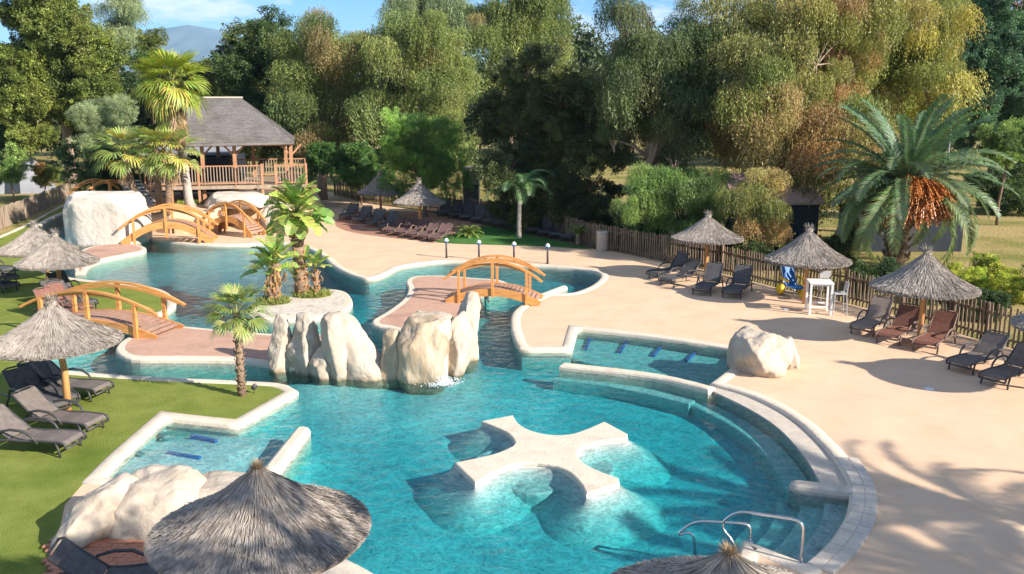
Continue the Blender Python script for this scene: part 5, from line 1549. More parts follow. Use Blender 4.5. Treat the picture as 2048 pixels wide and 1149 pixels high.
# left
T('olive_conifer', 'huge olive green tree with reddish trunk filling the top left corner', 'tree', 138, 74, (-30, 262, -60, 285), 5.5, 201, n_cl=420, per=100, size=0.30, cl_r=0.9, palette=P_OLIVE, bark='palebark', tr=0.42, nl=12, lr=0.4, fork=0.5, dens=2.1)
T('slender_tree', 'thin see-through grey tree rising behind the huge olive tree', 'tree', 240, 100, (200, 285, -20, 110), 2.5, 202, n_cl=45, per=70, size=0.3, cl_r=0.9, palette=P_GREY, droop=0.4, tr=0.15)
T('gap_tree', 'low green tree right below the mountain left of the dark tree', 'tree', 405, 80, (345, 450, 125, 230), 3, 254, n_cl=70, per=90, size=0.28, cl_r=0.9, palette=P_OLIVE, tr=0.2)
T('round_tree', 'small round olive tree below the mountain, behind the fan palm', 'tree', 310, 92, (268, 340, 62, 160), 3, 203, n_cl=70, per=90, size=0.3, cl_r=0.9, palette=P_OLIVE, tr=0.2)
T('dark_tree', 'dark tree behind the tall fan palm crown', 'tree', 300, 84, (215, 345, 112, 300), 3.5, 204, n_cl=110, per=90, size=0.28, cl_r=0.9, palette=P_DARK, tr=0.25)
T('tamarisk_bush', 'feathery grey green bush left of the palms', 'shrub', 225, 60, (150, 305, 195, 330), 2.6, 205, n_cl=200, per=120, size=0.2, cl_r=0.55, palette=P_GREY, tr=0.12, wfac=0.25, group='shrubs')
T('dark_bush', 'dark green bush at the foot of the feathery grey bush', 'shrub', 205, 57, (132, 290, 275, 400), 2.2, 206, n_cl=130, per=110, size=0.18, cl_r=0.5, palette=P_DARK, tr=0.1, group='shrubs')
T('left_edge_tree', 'shaded green tree at the left edge under the huge olive tree', 'tree', 20, 82, (-90, 110, 90, 300), 4, 207, n_cl=150, per=90, size=0.28, cl_r=0.95, palette=P_DARK, tr=0.2)
T('orange_bush', 'low bush with orange flowers behind the left fence', 'shrub', 82, 66, (60, 128, 328, 372), 1.2, 208, n_cl=40, per=80, size=0.16, cl_r=0.35, palette=[(0.16, 0.22, 0.05, 2), (0.55, 0.22, 0.05, 1)], tr=0.05, group='shrubs')
T('green_bush', 'light green bush at the left edge behind the fence', 'shrub', 15, 64, (-30, 62, 290, 372), 1.5, 209, n_cl=60, per=90, size=0.17, cl_r=0.45, palette=P_PEPPER, tr=0.06, group='shrubs')
T('clipped_hedge', 'bright green clipped hedge at the left edge in front of the tall trees', 'hedge', 40, 80, (-60, 96, 246, 285), 1.2, 210, n_cl=90, per=90, size=0.2, cl_r=0.5, palette=P_BRIGHT, tr=0.06, group='shrubs')
# middle back row
T('dark_poplar', 'dark green tree right of the mountain gap behind the pavilion', 'tree', 520, 74, (425, 640, 30, 330), 4.5, 211, n_cl=300, per=100, size=0.28, cl_r=0.95, palette=P_DARK + [(0.20, 0.21, 0.05, 1.6)], tr=0.3, nl=10)
T('weeping_tree', 'wide olive weeping tree left of centre behind the far parasols', 'tree', 640, 66, (560, 790, 0, 345), 4.5, 212, n_cl=340, per=110, size=0.26, cl_r=0.8, droop=0.45, palette=P_EUC, bark='palebark', tr=0.35, nl=10)
T('weeping_tree', 'tall pale weeping tree between the olive one and the dark oak', 'tree', 840, 64, (730, 970, 10, 340), 4.5, 213, n_cl=340, per=110, size=0.26, cl_r=0.8, droop=0.55, palette=P_EUC, bark='palebark', tr=0.35, nl=10)
T('feathery_tree', 'sparse feathery treetop against the sky at the top centre', 'tree', 860, 84, (770, 960, -60, 130), 4, 214, n_cl=110, per=70, size=0.3, cl_r=0.85, droop=0.5, palette=P_GREY, tr=0.2)
T('weeping_tree', 'grey green weeping tree behind the top of the dark oak', 'tree', 1020, 72, (930, 1150, -60, 230), 4, 215, n_cl=260, per=95, size=0.27, cl_r=0.85, droop=0.5, palette=P_EUC, bark='palebark', tr=0.3)
T('green_shrub', 'dark green shrub behind the back fence right of the pavilion', 'shrub', 720, 62, (605, 800, 285, 372), 2, 216, n_cl=150, per=110, size=0.18, cl_r=0.5, palette=[(0.07, 0.15, 0.04, 2), (0.11, 0.2, 0.05, 1)], tr=0.08, group='shrubs')
T('bright_tamarisk', 'bright green feathery tree behind the far parasols', 'tree', 850, 56, (752, 950, 225, 420), 2.6, 217, n_cl=270, per=120, size=0.18, cl_r=0.5, droop=0.2, palette=P_BRIGHT, tr=0.14, wfac=0.25, nl=10)
T('dark_oak', 'big very dark oak in the centre behind the shaded loungers', 'tree', 1090, 50.5, (945, 1235, 70, 440), 4.0, 218, n_cl=460, per=120, size=0.19, cl_r=0.62, palette=P_OAK, tr=0.35, nl=12, wfac=0.6)
T('red_tinged_tree', 'dark tree with reddish twigs between the oak and the golden tree', 'tree', 1290, 46.5, (1190, 1430, -50, 400), 3.6, 219, n_cl=430, per=110, size=0.21, cl_r=0.68, droop=0.35, palette=P_RED, bark='palebark', tr=0.3, nl=12)
T('golden_eucalyptus', 'large golden brown weeping eucalyptus right of centre', 'tree', 1600, 45.5, (1400, 1790, -80, 425), 4.6, 220, n_cl=680, per=120, size=0.21, cl_r=0.72, droop=0.5, palette=P_GOLD, bark='palebark', tr=0.4, nl=15, lr=0.36)
T('rusty_tree', 'low rusty brown weeping tree hanging in front of the dark shed', 'tree', 1490, 38.4, (1440, 1570, 335, 480), 0.9, 270, n_cl=100, per=100, size=0.2, cl_r=0.42, droop=0.5, palette=P_GOLD, bark='palebark', tr=0.14, nl=6)
T('yellow_green_tree', 'yellow green weeping tree above the date palm', 'tree', 1720, 49, (1600, 1895, -80, 300), 4.0, 221, n_cl=420, per=110, size=0.23, cl_r=0.72, droop=0.5, palette=P_YG, bark='palebark', tr=0.3, nl=10)
T('blue_green_tree', 'blue green broadleaf tree filling the top right corner', 'tree', 1990, 62, (1835, 2160, -70, 330), 5, 222, n_cl=460, per=110, size=0.26, cl_r=0.75, palette=P_BLUE, tr=0.35, nl=12, wfac=0.6)
T('pepper_tree', 'light green weeping pepper tree just behind the parasol by the right fence', 'tree', 1370, 42.5, (1235, 1500, 330, 500), 2.0, 223, n_cl=330, per=120, size=0.15, cl_r=0.42, droop=0.5, palette=P_PEPPER, tr=0.14, wfac=0.3, nl=11)
T('shade_shrub', 'dark shrub behind the shaded loungers below the oak', 'shrub', 1120, 50, (960, 1260, 350, 470), 1.6, 224, n_cl=200, per=100, size=0.17, cl_r=0.5, palette=P_OAK, tr=0.08, group='shrubs')
T('light_green_shrub', 'light green shrub at the right edge behind the date palm', 'shrub', 2010, 52, (1950, 2110, 235, 330), 1.6, 225, n_cl=90, per=100, size=0.18, cl_r=0.5, palette=P_PEPPER, tr=0.08, group='shrubs')
T('lime_bush', 'yellow green sunlit bush behind the right parasol', 'shrub', 1950, 33.5, (1885, 2020, 512, 612), 1.1, 226, n_cl=130, per=110, size=0.11, cl_r=0.28, palette=P_LIME, tr=0.04, group='shrubs')
T('lime_bush', 'yellow green bush at the right edge behind the fence', 'shrub', 2040, 31.5, (2000, 2110, 520, 640), 0.9, 227, n_cl=90, per=110, size=0.11, cl_r=0.28, palette=P_LIME, tr=0.04, group='shrubs')
T('fence_shrub', 'dark green shrub along the fence beneath the date palm', 'shrub', 1620, 38.5, (1540, 1720, 470, 560), 0.8, 228, n_cl=130, per=90, size=0.13, cl_r=0.3, palette=P_DARK, tr=0.04, group='shrubs')
T('fence_shrub', 'dark green shrub behind the fence right of the beige bin', 'shrub', 1260, 43.5, (1200, 1340, 420, 500), 0.8, 229, n_cl=110, per=90, size=0.14, cl_r=0.35, palette=P_OAK, tr=0.04, group='shrubs')
for i_, (sx0, sx1, sy0, sy1, sy_, w_) in enumerate([(1340, 1470, 455, 540, 40.0, 'behind the four charcoal loungers'), (1450, 1590, 470, 560, 38.0, 'in front of the dark shed'),
        (1690, 1800, 520, 600, 33.5, 'in front of the date palm trunk'), (1790, 1900, 540, 632, 31.5, 'right behind the right parasol pole'), (1890, 2010, 575, 665, 29.0, 'below the lime bushes')]):
    T('fence_shrub', 'dark green shrub behind the fence, ' + w_, 'shrub', (sx0 + sx1) / 2, sy_, (sx0, sx1, sy0, sy1), 0.5, 260 + i_, n_cl=80, per=70, size=0.13, cl_r=0.3, palette=P_DARK, tr=0.03, group='shrubs', limbs=4)
T('field_tree', 'small shaded tree standing on the dry grass at the right edge', 'tree', 1998, 58, (1925, 2075, 330, 425), 2.2, 230, n_cl=110, per=90, size=0.2, cl_r=0.6, palette=P_DARK, tr=0.12, group='trees around the pool')
# woods farther back close the gaps
rngw = random.Random(4)
wl_ = []
for k in range(44):
    px = -150 + k * 55 + rngw.uniform(-15, 15)
    if 345 < px < 455 : topy = 172
    elif px < 355: topy = 130
    elif px < 600: topy = 120
    elif px < 1150: topy = 110
    else: topy = 60
    Yw = rngw.uniform(95, 125)
    a = PD(px, topy + rngw.uniform(-20, 25), Yw)
    wl_.append((a.x, Yw, a.z * 0.5, 3.0, 3.0, a.z * 0.5))
V, Fq, C, _c = crown(wl_, 4200, 44, 0.75, 1.5, 0.15, [(0.05, 0.075, 0.03, 2), (0.09, 0.11, 0.04, 1)], 240, shell=0.5)
o = link('distant_wood', tone_mesh('distant_wood', V, Fq, C, M['leaf']), None)
tag(o, 'dark wood closing the view behind all the trees', 'wood', kind='stuff')
# trees outside the right edge whose shade falls on sand and parasol
def off_tree(x, y, z, r_, label, n_cl, seed, palette=P_DARK, droop=0.2):
    V, Fq, C, cen = crown([(0, 0, z, r_, r_, r_ * 0.8), (r_ * .6, r_ * .4, z * 0.9, r_ * .6, r_ * .6, r_ * .5), (-r_ * .6, -r_ * .3, z * 1.05, r_ * .6, r_ * .6, r_ * .5)], n_cl, 80, 0.22, 0.5, droop, palette, seed)
    t = thing('shade_tree', label, 'tree', (x, y, 0), 0, 'trees around the pool')
    o = link('crown', tone_mesh('crown', V, Fq, C, M['leaf']), None, t); o['kind'] = 'stuff'
    b = MB(); b.tube([(0, 0, -.2), (0.1, 0, z * .5), (0, 0, z)], [0.2, 0.15, 0.08], 8)
    for k in range(0, n_cl, 2):
        e = Vector(cen[k]); b.tube([(0, 0, z * 0.7), e * 0.6 + Vector((0, 0, z * 0.3)), e], [0.06, 0.04, 0.012], 4, cap=False)
    b.build('trunk', M['bark'], t, True)
    return t
off_tree(8.6, 3.0, 8.8, 1.9, 'tree beyond the right edge that dapples the large foreground parasol', 34, 301)

# ------------------------------------------------------------------ palms
def feather_frond(L, seed, arch=0.9, leaf=0.42, pairs=46, col=(0.10, 0.17, 0.085), rise=0.55, drp=0.25, lw=0.02):
    """frond along +x, arching; returns mesh"""
    rng = random.Random(seed); V = []; Fq = []; C = []
    pts = []
    ang = rise; p = Vector((0, 0, 0)); n_ = 24
    for k in range(n_ + 1):
        pts.append(p.copy())
        p = p + Vector((math.cos(ang), 0, math.sin(ang))) * (L / n_)
        ang -= arch * (0.6 + 1.0 * k / n_) / n_ * 1.25
    def add(q, c):
        o = len(V); V.extend([tuple(x) for x in q]); Fq.append((o, o + 1, o + 2, o + 3)); C.extend([c] * 4)
    for k in range(n_):
        w = 0.03 * (1 - k / n_) + 0.006
        add([pts[k] + Vector((0, -w, 0)), pts[k] + Vector((0, w, 0)), pts[k + 1] + Vector((0, w * .9, 0)), pts[k + 1] + Vector((0, -w * .9, 0))], (0.26, 0.24, 0.10))
    for k in range(pairs):
        f = 0.10 + 0.9 * k / pairs; i = min(n_ - 1, int(f * n_)); t_ = f * n_ - i
        q = pts[i].lerp(pts[i + 1], t_); d = (pts[i + 1] - pts[i]).normalized(); up = Vector((-d.z, 0, d.x))
        ll = leaf * (math.sin(math.pi * min(1, f * 0.85 + 0.13)) ** 0.6) * rng.uniform(0.85, 1.1)
        for s in (-1, 1):
            e = (Vector((0, s, 0)) * 0.85 + d * 0.55 + up * rng.uniform(0.15, 0.45)).normalized()
            m1 = q + e * ll * 0.5; m2 = q + e * ll + Vector((0, 0, -drp * ll * rng.uniform(0.6, 1.6)))
            w = d * lw + up * rng.uniform(-0.006, 0.006)
            c = tuple(x * rng.uniform(0.8, 1.25) for x in col)
            add([q - w * .6, q + w * .6, m1 + w, m1 - w], c)
            add([m1 - w, m1 + w, m2 + w * .15, m2 - w * .15], c)
    return tone_mesh('frond', np.array(V), np.array(Fq), np.array(C), M['palmleaf'])

def fan_frond(pl, r_, seed, col=(0.24, 0.30, 0.05), segs=22, droop=0.5, stalk=(0.3, 0.3, 0.1), elev=0.4, spread=2.6):
    rng = random.Random(seed); V = []; Fq = []; C = []
    def add(q, c):
        o = len(V); V.extend([tuple(x) for x in q]); Fq.append((o, o + 1, o + 2, o + 3)); C.extend([c] * 4)
    a = elev; p = Vector((0, 0, 0)); prev = p
    for k in range(4):
        p2 = p + Vector((math.cos(a), 0, math.sin(a))) * pl / 4; a -= 0.10
        add([p + Vector((0, -.02, 0)), p + Vector((0, .02, 0)), p2 + Vector((0, .015, 0)), p2 + Vector((0, -.015, 0))], stalk); p = p2
    d0 = Vector((math.cos(a - 0.1), 0, math.sin(a - 0.1))); up = Vector((-d0.z, 0, d0.x))
    for k in range(segs):
        t_ = (k + 0.5) / segs * 2 - 1; an = t_ * spread / 2
        d = (d0 * math.cos(an) + Vector((0, 1, 0)) * math.sin(an) + up * (0.12 * (k % 2) + 0.25 * abs(t_))).normalized()
        side = (-d0 * math.sin(an) + Vector((0, 1, 0)) * math.cos(an))
        ll = r_ * rng.uniform(0.85, 1.08) * (1 - 0.25 * abs(t_)); w = r_ * spread / segs * 0.33
        m1 = p + d * ll * 0.55; m2 = p + d * ll * 0.8 + Vector((0, 0, -droop * ll * 0.1)); m3 = p + d * ll * 0.98 + Vector((0, 0, -droop * ll * rng.uniform(0.25, 0.5)))
        c = tuple(x * rng.uniform(0.8, 1.25) for x in col); c2 = tuple(x * 1.05 for x in c)
        add([p - side * 0.01, p + side * 0.01, m1 + side * w, m1 - side * w], c)
        add([m1 - side * w, m1 + side * w, m2 + side * w * .7, m2 - side * w * .7], c2)
        add([m2 - side * w * .7, m2 + side * w * .7, m3 + side * w * .1, m3 - side * w * .1], c2)
    return tone_mesh('frond', np.array(V), np.array(Fq), np.array(C), M['palmleaf'])

def put(me, parent, loc, az, el, sc_=1.0, name='frond', roll=0.0):
    o = bpy.data.objects.new(name, me); COL.objects.link(o); o.parent = parent
    o.location = loc; o.scale = (sc_,) * 3
    o.rotation_mode = 'XYZ'
    m_ = Matrix.Rotation(az, 4, 'Z') @ Matrix.Rotation(-el, 4, 'Y') @ Matrix.Rotation(roll, 4, 'X')
    o.rotation_euler = m_.to_euler('XYZ')
    return o

# date palm
Yp = 38.0
cb = PD(1790, 515, Yp); top = PD(1812, 372, Yp)
t = thing('date_palm', 'big blue green date palm with orange fruit bunches behind the right fence', 'palm tree', (cb.x, Yp, 0))
tp = Vector((top.x - cb.x, 0, top.z))
b = MB(); b.tube([(0, 0, -0.2), (0, 0, 0.5), (tp.x * .5, 0, tp.z * .55), (tp.x, 0, tp.z * 0.86), (tp.x, 0, tp.z + 0.2)], [0.50, 0.42, 0.40, 0.5, 0.22], 14)
b.build('trunk', M['palmtrunk'], t, True)
rnd = random.Random(77)
bs = MB()
for k in range(140):      # old leaf bases
    z = rnd.uniform(0.3, tp.z); a = k * 2.4; r_ = 0.42 + 0.1 * (z / tp.z)
    p = Vector((tp.x * z / tp.z + math.cos(a) * r_, math.sin(a) * r_, z)); d = Vector((math.cos(a), math.sin(a), 1.3)).normalized()
    bs.bar(p, p + d * 0.22, 0.13, 0.05, up=(math.cos(a), math.sin(a), 0))
bs.build('leaf_base', M['palmtrunk'], t)['kind'] = 'stuff'
DF = [feather_frond(4.3, 500 + i, arch=a_, col=c_, leaf=0.52, pairs=64, rise=0.0, lw=0.034) for i, (a_, c_) in enumerate([(0.9, (0.105, 0.185, 0.085)), (1.2, (0.13, 0.20, 0.09)), (0.6, (0.095, 0.175, 0.08)), (1.5, (0.145, 0.20, 0.07))])]
for k in range(84):
    f = k / 83; el = 1.35 - 1.75 * f ** 0.85 + rnd.uniform(-.1, .1); az = k * 2.39996 + rnd.uniform(-.15, .15)
    if el < 0.45 and abs(((az + math.pi / 2 + math.pi) % (2 * math.pi)) - math.pi) < 0.45: continue
    me = DF[2] if el > 0.9 else DF[rnd.choice([0, 1])] if el > 0.1 else DF[rnd.choice([1, 3])]
    put(me, t, (tp.x + math.cos(az) * .15, math.sin(az) * .15, tp.z + 0.1), az, el, rnd.uniform(0.85, 1.08), roll=rnd.uniform(-.5, .5))
# fruit bunches
M['fruit'] = leaf_mat('orange_fruit', trans=0.05, gloss=0.08)
def fruit_mesh(seed):
    rng = np.random.default_rng(seed); V = []; Fq = []; C = []
    for s in range(46):
        a = rng.uniform(0, 2 * math.pi); sp_ = rng.uniform(0.05, 0.42)
        p0 = np.array([0.35, 0, 0.1]); p1 = p0 + np.array([0.55 + 0.3 * math.cos(a) * sp_, math.sin(a) * sp_, -0.15 + rng.uniform(-.1, .12)]); p2 = p1 + np.array([0.15 + .5 * math.cos(a) * sp_, math.sin(a) * sp_, -0.55 - rng.uniform(0, .35)])
        for A_, B2 in ((np.zeros(3), p0), (p0, p1), (p1, p2)):
            o = len(V); w = np.array([0, .012, 0]); V += [A_ - w, A_ + w, B2 + w, B2 - w]; Fq.append((o, o + 1, o + 2, o + 3)); C += [(0.55, 0.20, 0.02)] * 4
        for q in range(26):
            f = q / 26; p = (p1 * (1 - f) + p2 * f) + rng.normal(size=3) * 0.03; r_ = 0.024
            c = np.array([0.62, 0.19, 0.015]) * rng.uniform(.6, 1.2)
            u = rng.normal(size=3); u /= np.linalg.norm(u); v = np.cross(u, [0.3, 0.5, 0.8]); v /= np.linalg.norm(v); w = np.cross(u, v)
            for e1, e2 in ((u, v), (v, w)):
                o = len(V); V += [p - e1 * r_, p - e2 * r_, p + e1 * r_, p + e2 * r_]; Fq.append((o, o + 1, o + 2, o + 3)); C += [tuple(c)] * 4
    return tone_mesh('fruit_bunch', np.array(V), np.array(Fq), np.array(C), M['fruit'])
FB = [fruit_mesh(i) for i in (1, 2)]
for k, (az, el, s_) in enumerate([(-1.9, 0.25, 1.25), (-1.3, 0.35, 1.3), (-0.7, 0.3, 1.2), (-2.5, 0.15, 1.2), (-0.2, 0.3, 1.1), (-1.6, 0.75, 1.15), (-1.0, 0.8, 1.2), (-0.5, 0.7, 1.1), (2.9, 0.2, 1.1)]):
    put(FB[k % 2], t, (tp.x, 0, tp.z - 0.1), az, el - 0.3, s_ * 1.22, name='fruit_bunch')

# tall fan palm with dead skirt
Yw = 50.0
tb = PD(382, 408, 50.0); tt = PD(343, 170, Yw)
t = thing('tall_fan_palm', 'tall fan palm with a skirt of dead brown fronds in front of the pavilion', 'palm tree', (tb.x, Yw, tz), 0, 'fan palms')
tp = Vector((tt.x - tb.x, 0, tt.z - tz))
b = MB(); b.tube([(0, 0, -0.1), (-0.12, 0, 0.6), (tp.x * .45, 0, tp.z * .5), (tp.x * .85, 0, tp.z * .85), (tp.x, 0, tp.z)], [0.34, 0.24, 0.19, 0.18, 0.16], 12); b.build('trunk', M['greypalm'], t, True)
FF = [fan_frond(0.95, 1.15, 600 + i, col=c_, droop=d_, elev=0.0) for i, (c_, d_) in enumerate([((0.34, 0.40, 0.05), 0.5), ((0.26, 0.34, 0.05), 0.9), ((0.42, 0.42, 0.08), 1.3)])]
DEAD = [fan_frond(0.8, 1.05, 620 + i, col=c_, droop=1.2, elev=0.0, spread=1.6, stalk=(0.35, 0.24, 0.14)) for i, c_ in enumerate([(0.58, 0.44, 0.30), (0.48, 0.35, 0.23)])]
rnd = random.Random(3)
for k in range(44):
    f = k / 43; el = 1.4 - 1.95 * f + rnd.uniform(-.12, .12); az = k * 2.39996
    put(FF[0] if el > 0.5 else FF[rnd.choice([0, 1, 2])], t, (tp.x, 0, tp.z), az, el, rnd.uniform(0.95, 1.25), roll=rnd.uniform(-.4, .4))
for k in range(120):
    az = k * 2.39996; z = tp.z - 0.1 - 1.9 * (k / 119); el = -0.95 - rnd.uniform(0, .35)
    xx = tp.x * (z / tp.z)
    put(DEAD[k % 2], t, (xx, 0, z), az, el, rnd.uniform(0.75, 1.0), name='dead_frond', roll=rnd.uniform(-.5, .5))
# low fan palms
def low_palm(px, base_py, head_py, Y, base_z, label, n_, s_, col_i=(0, 1), tr=0.14, dead=10, mats='palmtrunk', fr=None, trunks=((0, 0),)):
    q = PD(px, base_py, Y); hd = PD(px, head_py, Y)
    t = thing('low_fan_palm', label, 'palm tree', (q.x, Y, base_z), 0, 'fan palms')
    for (ox, oy) in trunks:
        zt = hd.z - base_z + oy * 0.4
        b = MB(); b.tube([(ox * 0.6, oy, -0.1), (ox * 0.8, oy, zt * .5), (ox, oy, zt)], [tr * 1.2, tr, tr * 1.1], 10); b.build('trunk', M[mats], t, True)
        bs = MB()
        for k in range(int(zt / 0.035)):
            z = k * 0.035; a = k * 2.4; d = Vector((math.cos(a), math.sin(a), 1.2)).normalized(); p = Vector((ox * (0.6 + 0.4 * z / zt) + math.cos(a) * tr * .9, oy + math.sin(a) * tr * .9, z))
            bs.bar(p, p + d * 0.09, 0.06, 0.02, up=(math.cos(a), math.sin(a), 0))
        bs.build('leaf_base', M[mats], t)['kind'] = 'stuff'
        FR = fr or FF
        for k in range(n_):
            f = k / (n_ - 1); el = 1.35 - 1.7 * f + rnd.uniform(-.12, .12)
            put(FR[col_i[k % len(col_i)]], t, (ox, oy, zt), k * 2.39996, el, s_ * rnd.uniform(.85, 1.15), roll=rnd.uniform(-.4, .4))
        for k in range(dead):
            put(DEAD[k % 2], t, (ox, oy, zt - 0.1 - 0.03 * k), k * 2.4, -1.1 - rnd.uniform(0, .3), s_ * 0.8, name='dead_frond')
    return t
FG = [fan_frond(0.95, 1.0, 640 + i, col=c_, droop=0.7, elev=0.0) for i, c_ in enumerate([(0.26, 0.33, 0.09), (0.34, 0.38, 0.13), (0.48, 0.45, 0.10)])]
low_palm(312, 412, 308, 48.6, 1.15, 'bushy low fan palm with several trunks below the tall fan palm', 24, 0.95, (0, 1, 2, 0), fr=FG, trunks=((-1.5, 0), (0, 0.5), (1.0, 0)), tr=0.17)
low_palm(484, 792, 628, G(484, 792).y, 0.0, 'young fan palm with shaggy trunk on the tip of the lawn', 34, 0.46, (0, 1, 0), tr=0.085, dead=0, mats='palmtrunk', fr=FG)
# young green palm in shade
q = G(1038, 476)
t = thing('young_palm', 'young palm with smooth pale trunk on the shaded green strip', 'palm tree', (q.x, q.y, 0))
hz = H - q.y * tand(400)
b = MB(); b.tube([(0, 0, -.1), (0, 0, .4), (0.03, 0, hz)], [0.16, 0.12, 0.10], 12); b.build('trunk', M['greypalm'], t, True)
b = MB(); b.tube([(0.03, 0, hz - .05), (0.03, 0, hz + .5)], [0.12, 0.07], 10); b.build('crownshaft', surf_mat('green_sheath', (0.16, 0.24, 0.05), (0.24, 0.32, 0.07), rough=0.5), t, True)
QF = [feather_frond(2.2, 520 + i, arch=1.7, col=(0.11, 0.22, 0.09), leaf=0.5, pairs=40, rise=0.0, drp=0.7) for i in range(2)]
for k in range(16):
    put(QF[k % 2], t, (0.03, 0, hz + 0.45), k * 2.39996, 1.35 - 0.75 * k / 15, rnd.uniform(.85, 1.1), roll=rnd.uniform(-.3, .3))
# cycad / small feathery plants
CY_ = [feather_frond(1.0, 540 + i, arch=1.2, col=(0.20, 0.28, 0.05), leaf=0.16, pairs=26, rise=0.0) for i in range(2)]
def rosette(px, py, n_, s_, label, meshes, name='cycad', cat='plant', el0=1.3, el1=0.2, z=0.1):
    q = G(px, py)
    t = thing(name, label, cat, (q.x, q.y, 0))
    b = MB(); b.lathe([(0.12 * s_, 0), (0.14 * s_, 0.05), (0.10 * s_, z + 0.05), (0.02, z + 0.08)], 10); b.build('stem', M['palmtrunk'], t)
    for k in range(n_):
        put(meshes[k % len(meshes)], t, (0, 0, z), k * 2.39996, el0 + (el1 - el0) * k / (n_ - 1), s_ * rnd.uniform(.85, 1.1))
    return t
rosette(936, 474, 26, 0.95, 'bright green cycad at the edge of the terracotta paving', CY_)
rosette(1156, 490, 16, 0.9, 'spiky yucca in a pot at the right end of the shaded green strip', CY_, name='yucca', el0=1.5, el1=0.7, z=0.45)

# broad leaved strelitzia
def paddle(L, W, stalk, seed, col=(0.24, 0.36, 0.06), bend=0.8):
    rng = random.Random(seed); V = []; Fq = []; C = []
    def add(q, c):
        o = len(V); V.extend([tuple(x) for x in q]); Fq.append((o, o + 1, o + 2, o + 3)); C.extend([c] * 4)
    p = Vector((0, 0, 0)); a = 0.0
    for k in range(4):
        p2 = p + Vector((math.cos(a), 0, math.sin(a))) * stalk / 4; a -= 0.04
        w = 0.03 - 0.004 * k; add([p + Vector((0, -w, 0)), p + Vector((0, w, 0)), p2 + Vector((0, w, 0)), p2 + Vector((0, -w, 0))], (0.22, 0.28, 0.08)); p = p2
    n_ = 12; 
    for k in range(n_):
        f0, f1 = k / n_, (k + 1) / n_
        w0 = W * math.sin(math.pi * (0.04 + 0.93 * f0)) ** 0.55; w1 = W * math.sin(math.pi * (0.04 + 0.93 * f1)) ** 0.55
        a -= bend / n_ * (0.5 + f0)
        p2 = p + Vector((math.cos(a), 0, math.sin(a))) * L / n_
        up = Vector((-math.sin(a), 0, math.cos(a)))
        for s in (-1, 1):
            c = tuple(x * rng.uniform(.8, 1.25) for x in col)
            cut = 0.85 if rng.random() < 0.35 else 1.0
            fold = 0.35 + rng.uniform(-.1, .1)
            add([p, p + Vector((0, s * w0, 0)) + up * w0 * fold, p + (p2 - p) * cut + Vector((0, s * w1, 0)) + up * w1 * (fold - rng.uniform(0, .12)), p2], c)
        p = p2
    return tone_mesh('leaf', np.array(V), np.array(Fq), np.array(C), M['palmleaf'])
PL = [paddle(0.70, 0.225, 0.42, 700, (0.36, 0.44, 0.09), 0.6), paddle(0.64, 0.21, 0.38, 701, (0.24, 0.36, 0.07), 0.9), paddle(0.60, 0.19, 0.35, 702, (0.48, 0.46, 0.13), 1.3), paddle(0.68, 0.21, 0.5, 703, (0.20, 0.33, 0.07), 0.4)]
DRYP = paddle(0.8, 0.12, 0.4, 705, (0.45, 0.30, 0.13), 1.8)
def strelitzia(px, base_py, segs, label, trunk_mat='palmtrunk', zb=0.05, dry=8):
    """segs: list of (px, head_py, trunk radius, n leaves, scale)"""
    q = G(px, base_py, zb)
    t = thing('strelitzia', label, 'plant', (q.x, q.y, zb), 0, 'broad leaved plants on the small island')
    for (hx, hy, tr, n_, s_, e0, e1) in segs:
        hp = PD(hx, hy, q.y)
        x = hp.x - q.x; z = hp.z - zb
        b = MB(); b.tube([(x * 0.7, 0, -.05), (x * .8, 0, z * .4), (x, 0, z)], [tr, tr * .9, tr * 1.1], 10); b.build('trunk', M[trunk_mat], t, True)
        bs = MB()
        for k in range(int(max(6, z / 0.06))):
            zz_ = k * 0.06; a = k * 2.4; d = Vector((math.cos(a), math.sin(a), 1.6)).normalized(); pp = Vector((x * (.7 + .3 * zz_ / max(z, .1)) + math.cos(a) * tr * .9, math.sin(a) * tr * .9, zz_))
            bs.bar(pp, pp + d * 0.16, 0.07, 0.025, up=(math.cos(a), math.sin(a), 0))
        bs.build('leaf_base', M['pole'] if trunk_mat == 'palmtrunk' else M[trunk_mat], t)['kind'] = 'stuff'
        for k in range(n_):
            f = k / max(1, n_ - 1); put(PL[k % 4], t, (x, 0, z), k * 2.39996 + 0.3, e0 + (e1 - e0) * f, s_ * rnd.uniform(.85, 1.15), name='leaf', roll=rnd.uniform(-.6, .6))
        for k in range(dry):
            put(DRYP, t, (x, 0, z - 0.1), k * 2.4, rnd.uniform(-1.2, -.5), s_ * 0.7, name='dead_leaf', roll=rnd.uniform(-.6, .6))
    return t
strelitzia(608, 592, [(592, 428, 0.23, 58, 1.15, 1.5, -0.45)], 'tallest broad leaved plant on the small island, on a ringed orange brown trunk', dry=6)
strelitzia(546, 606, [(540, 548, 0.14, 18, 0.95, 1.5, 0.2), (552, 528, 0.12, 16, 0.95, 1.5, 0.5)], 'broad leaved plant at the left of the small island', dry=10)
strelitzia(630, 592, [(606, 530, 0.09, 12, 0.62, 1.5, 0.4), (632, 540, 0.09, 14, 0.62, 1.5, 0.5), (598, 560, 0.07, 9, 0.55, 1.5, 0.4)], 'cluster of shorter broad leaved plants at the right of the small island', dry=2)
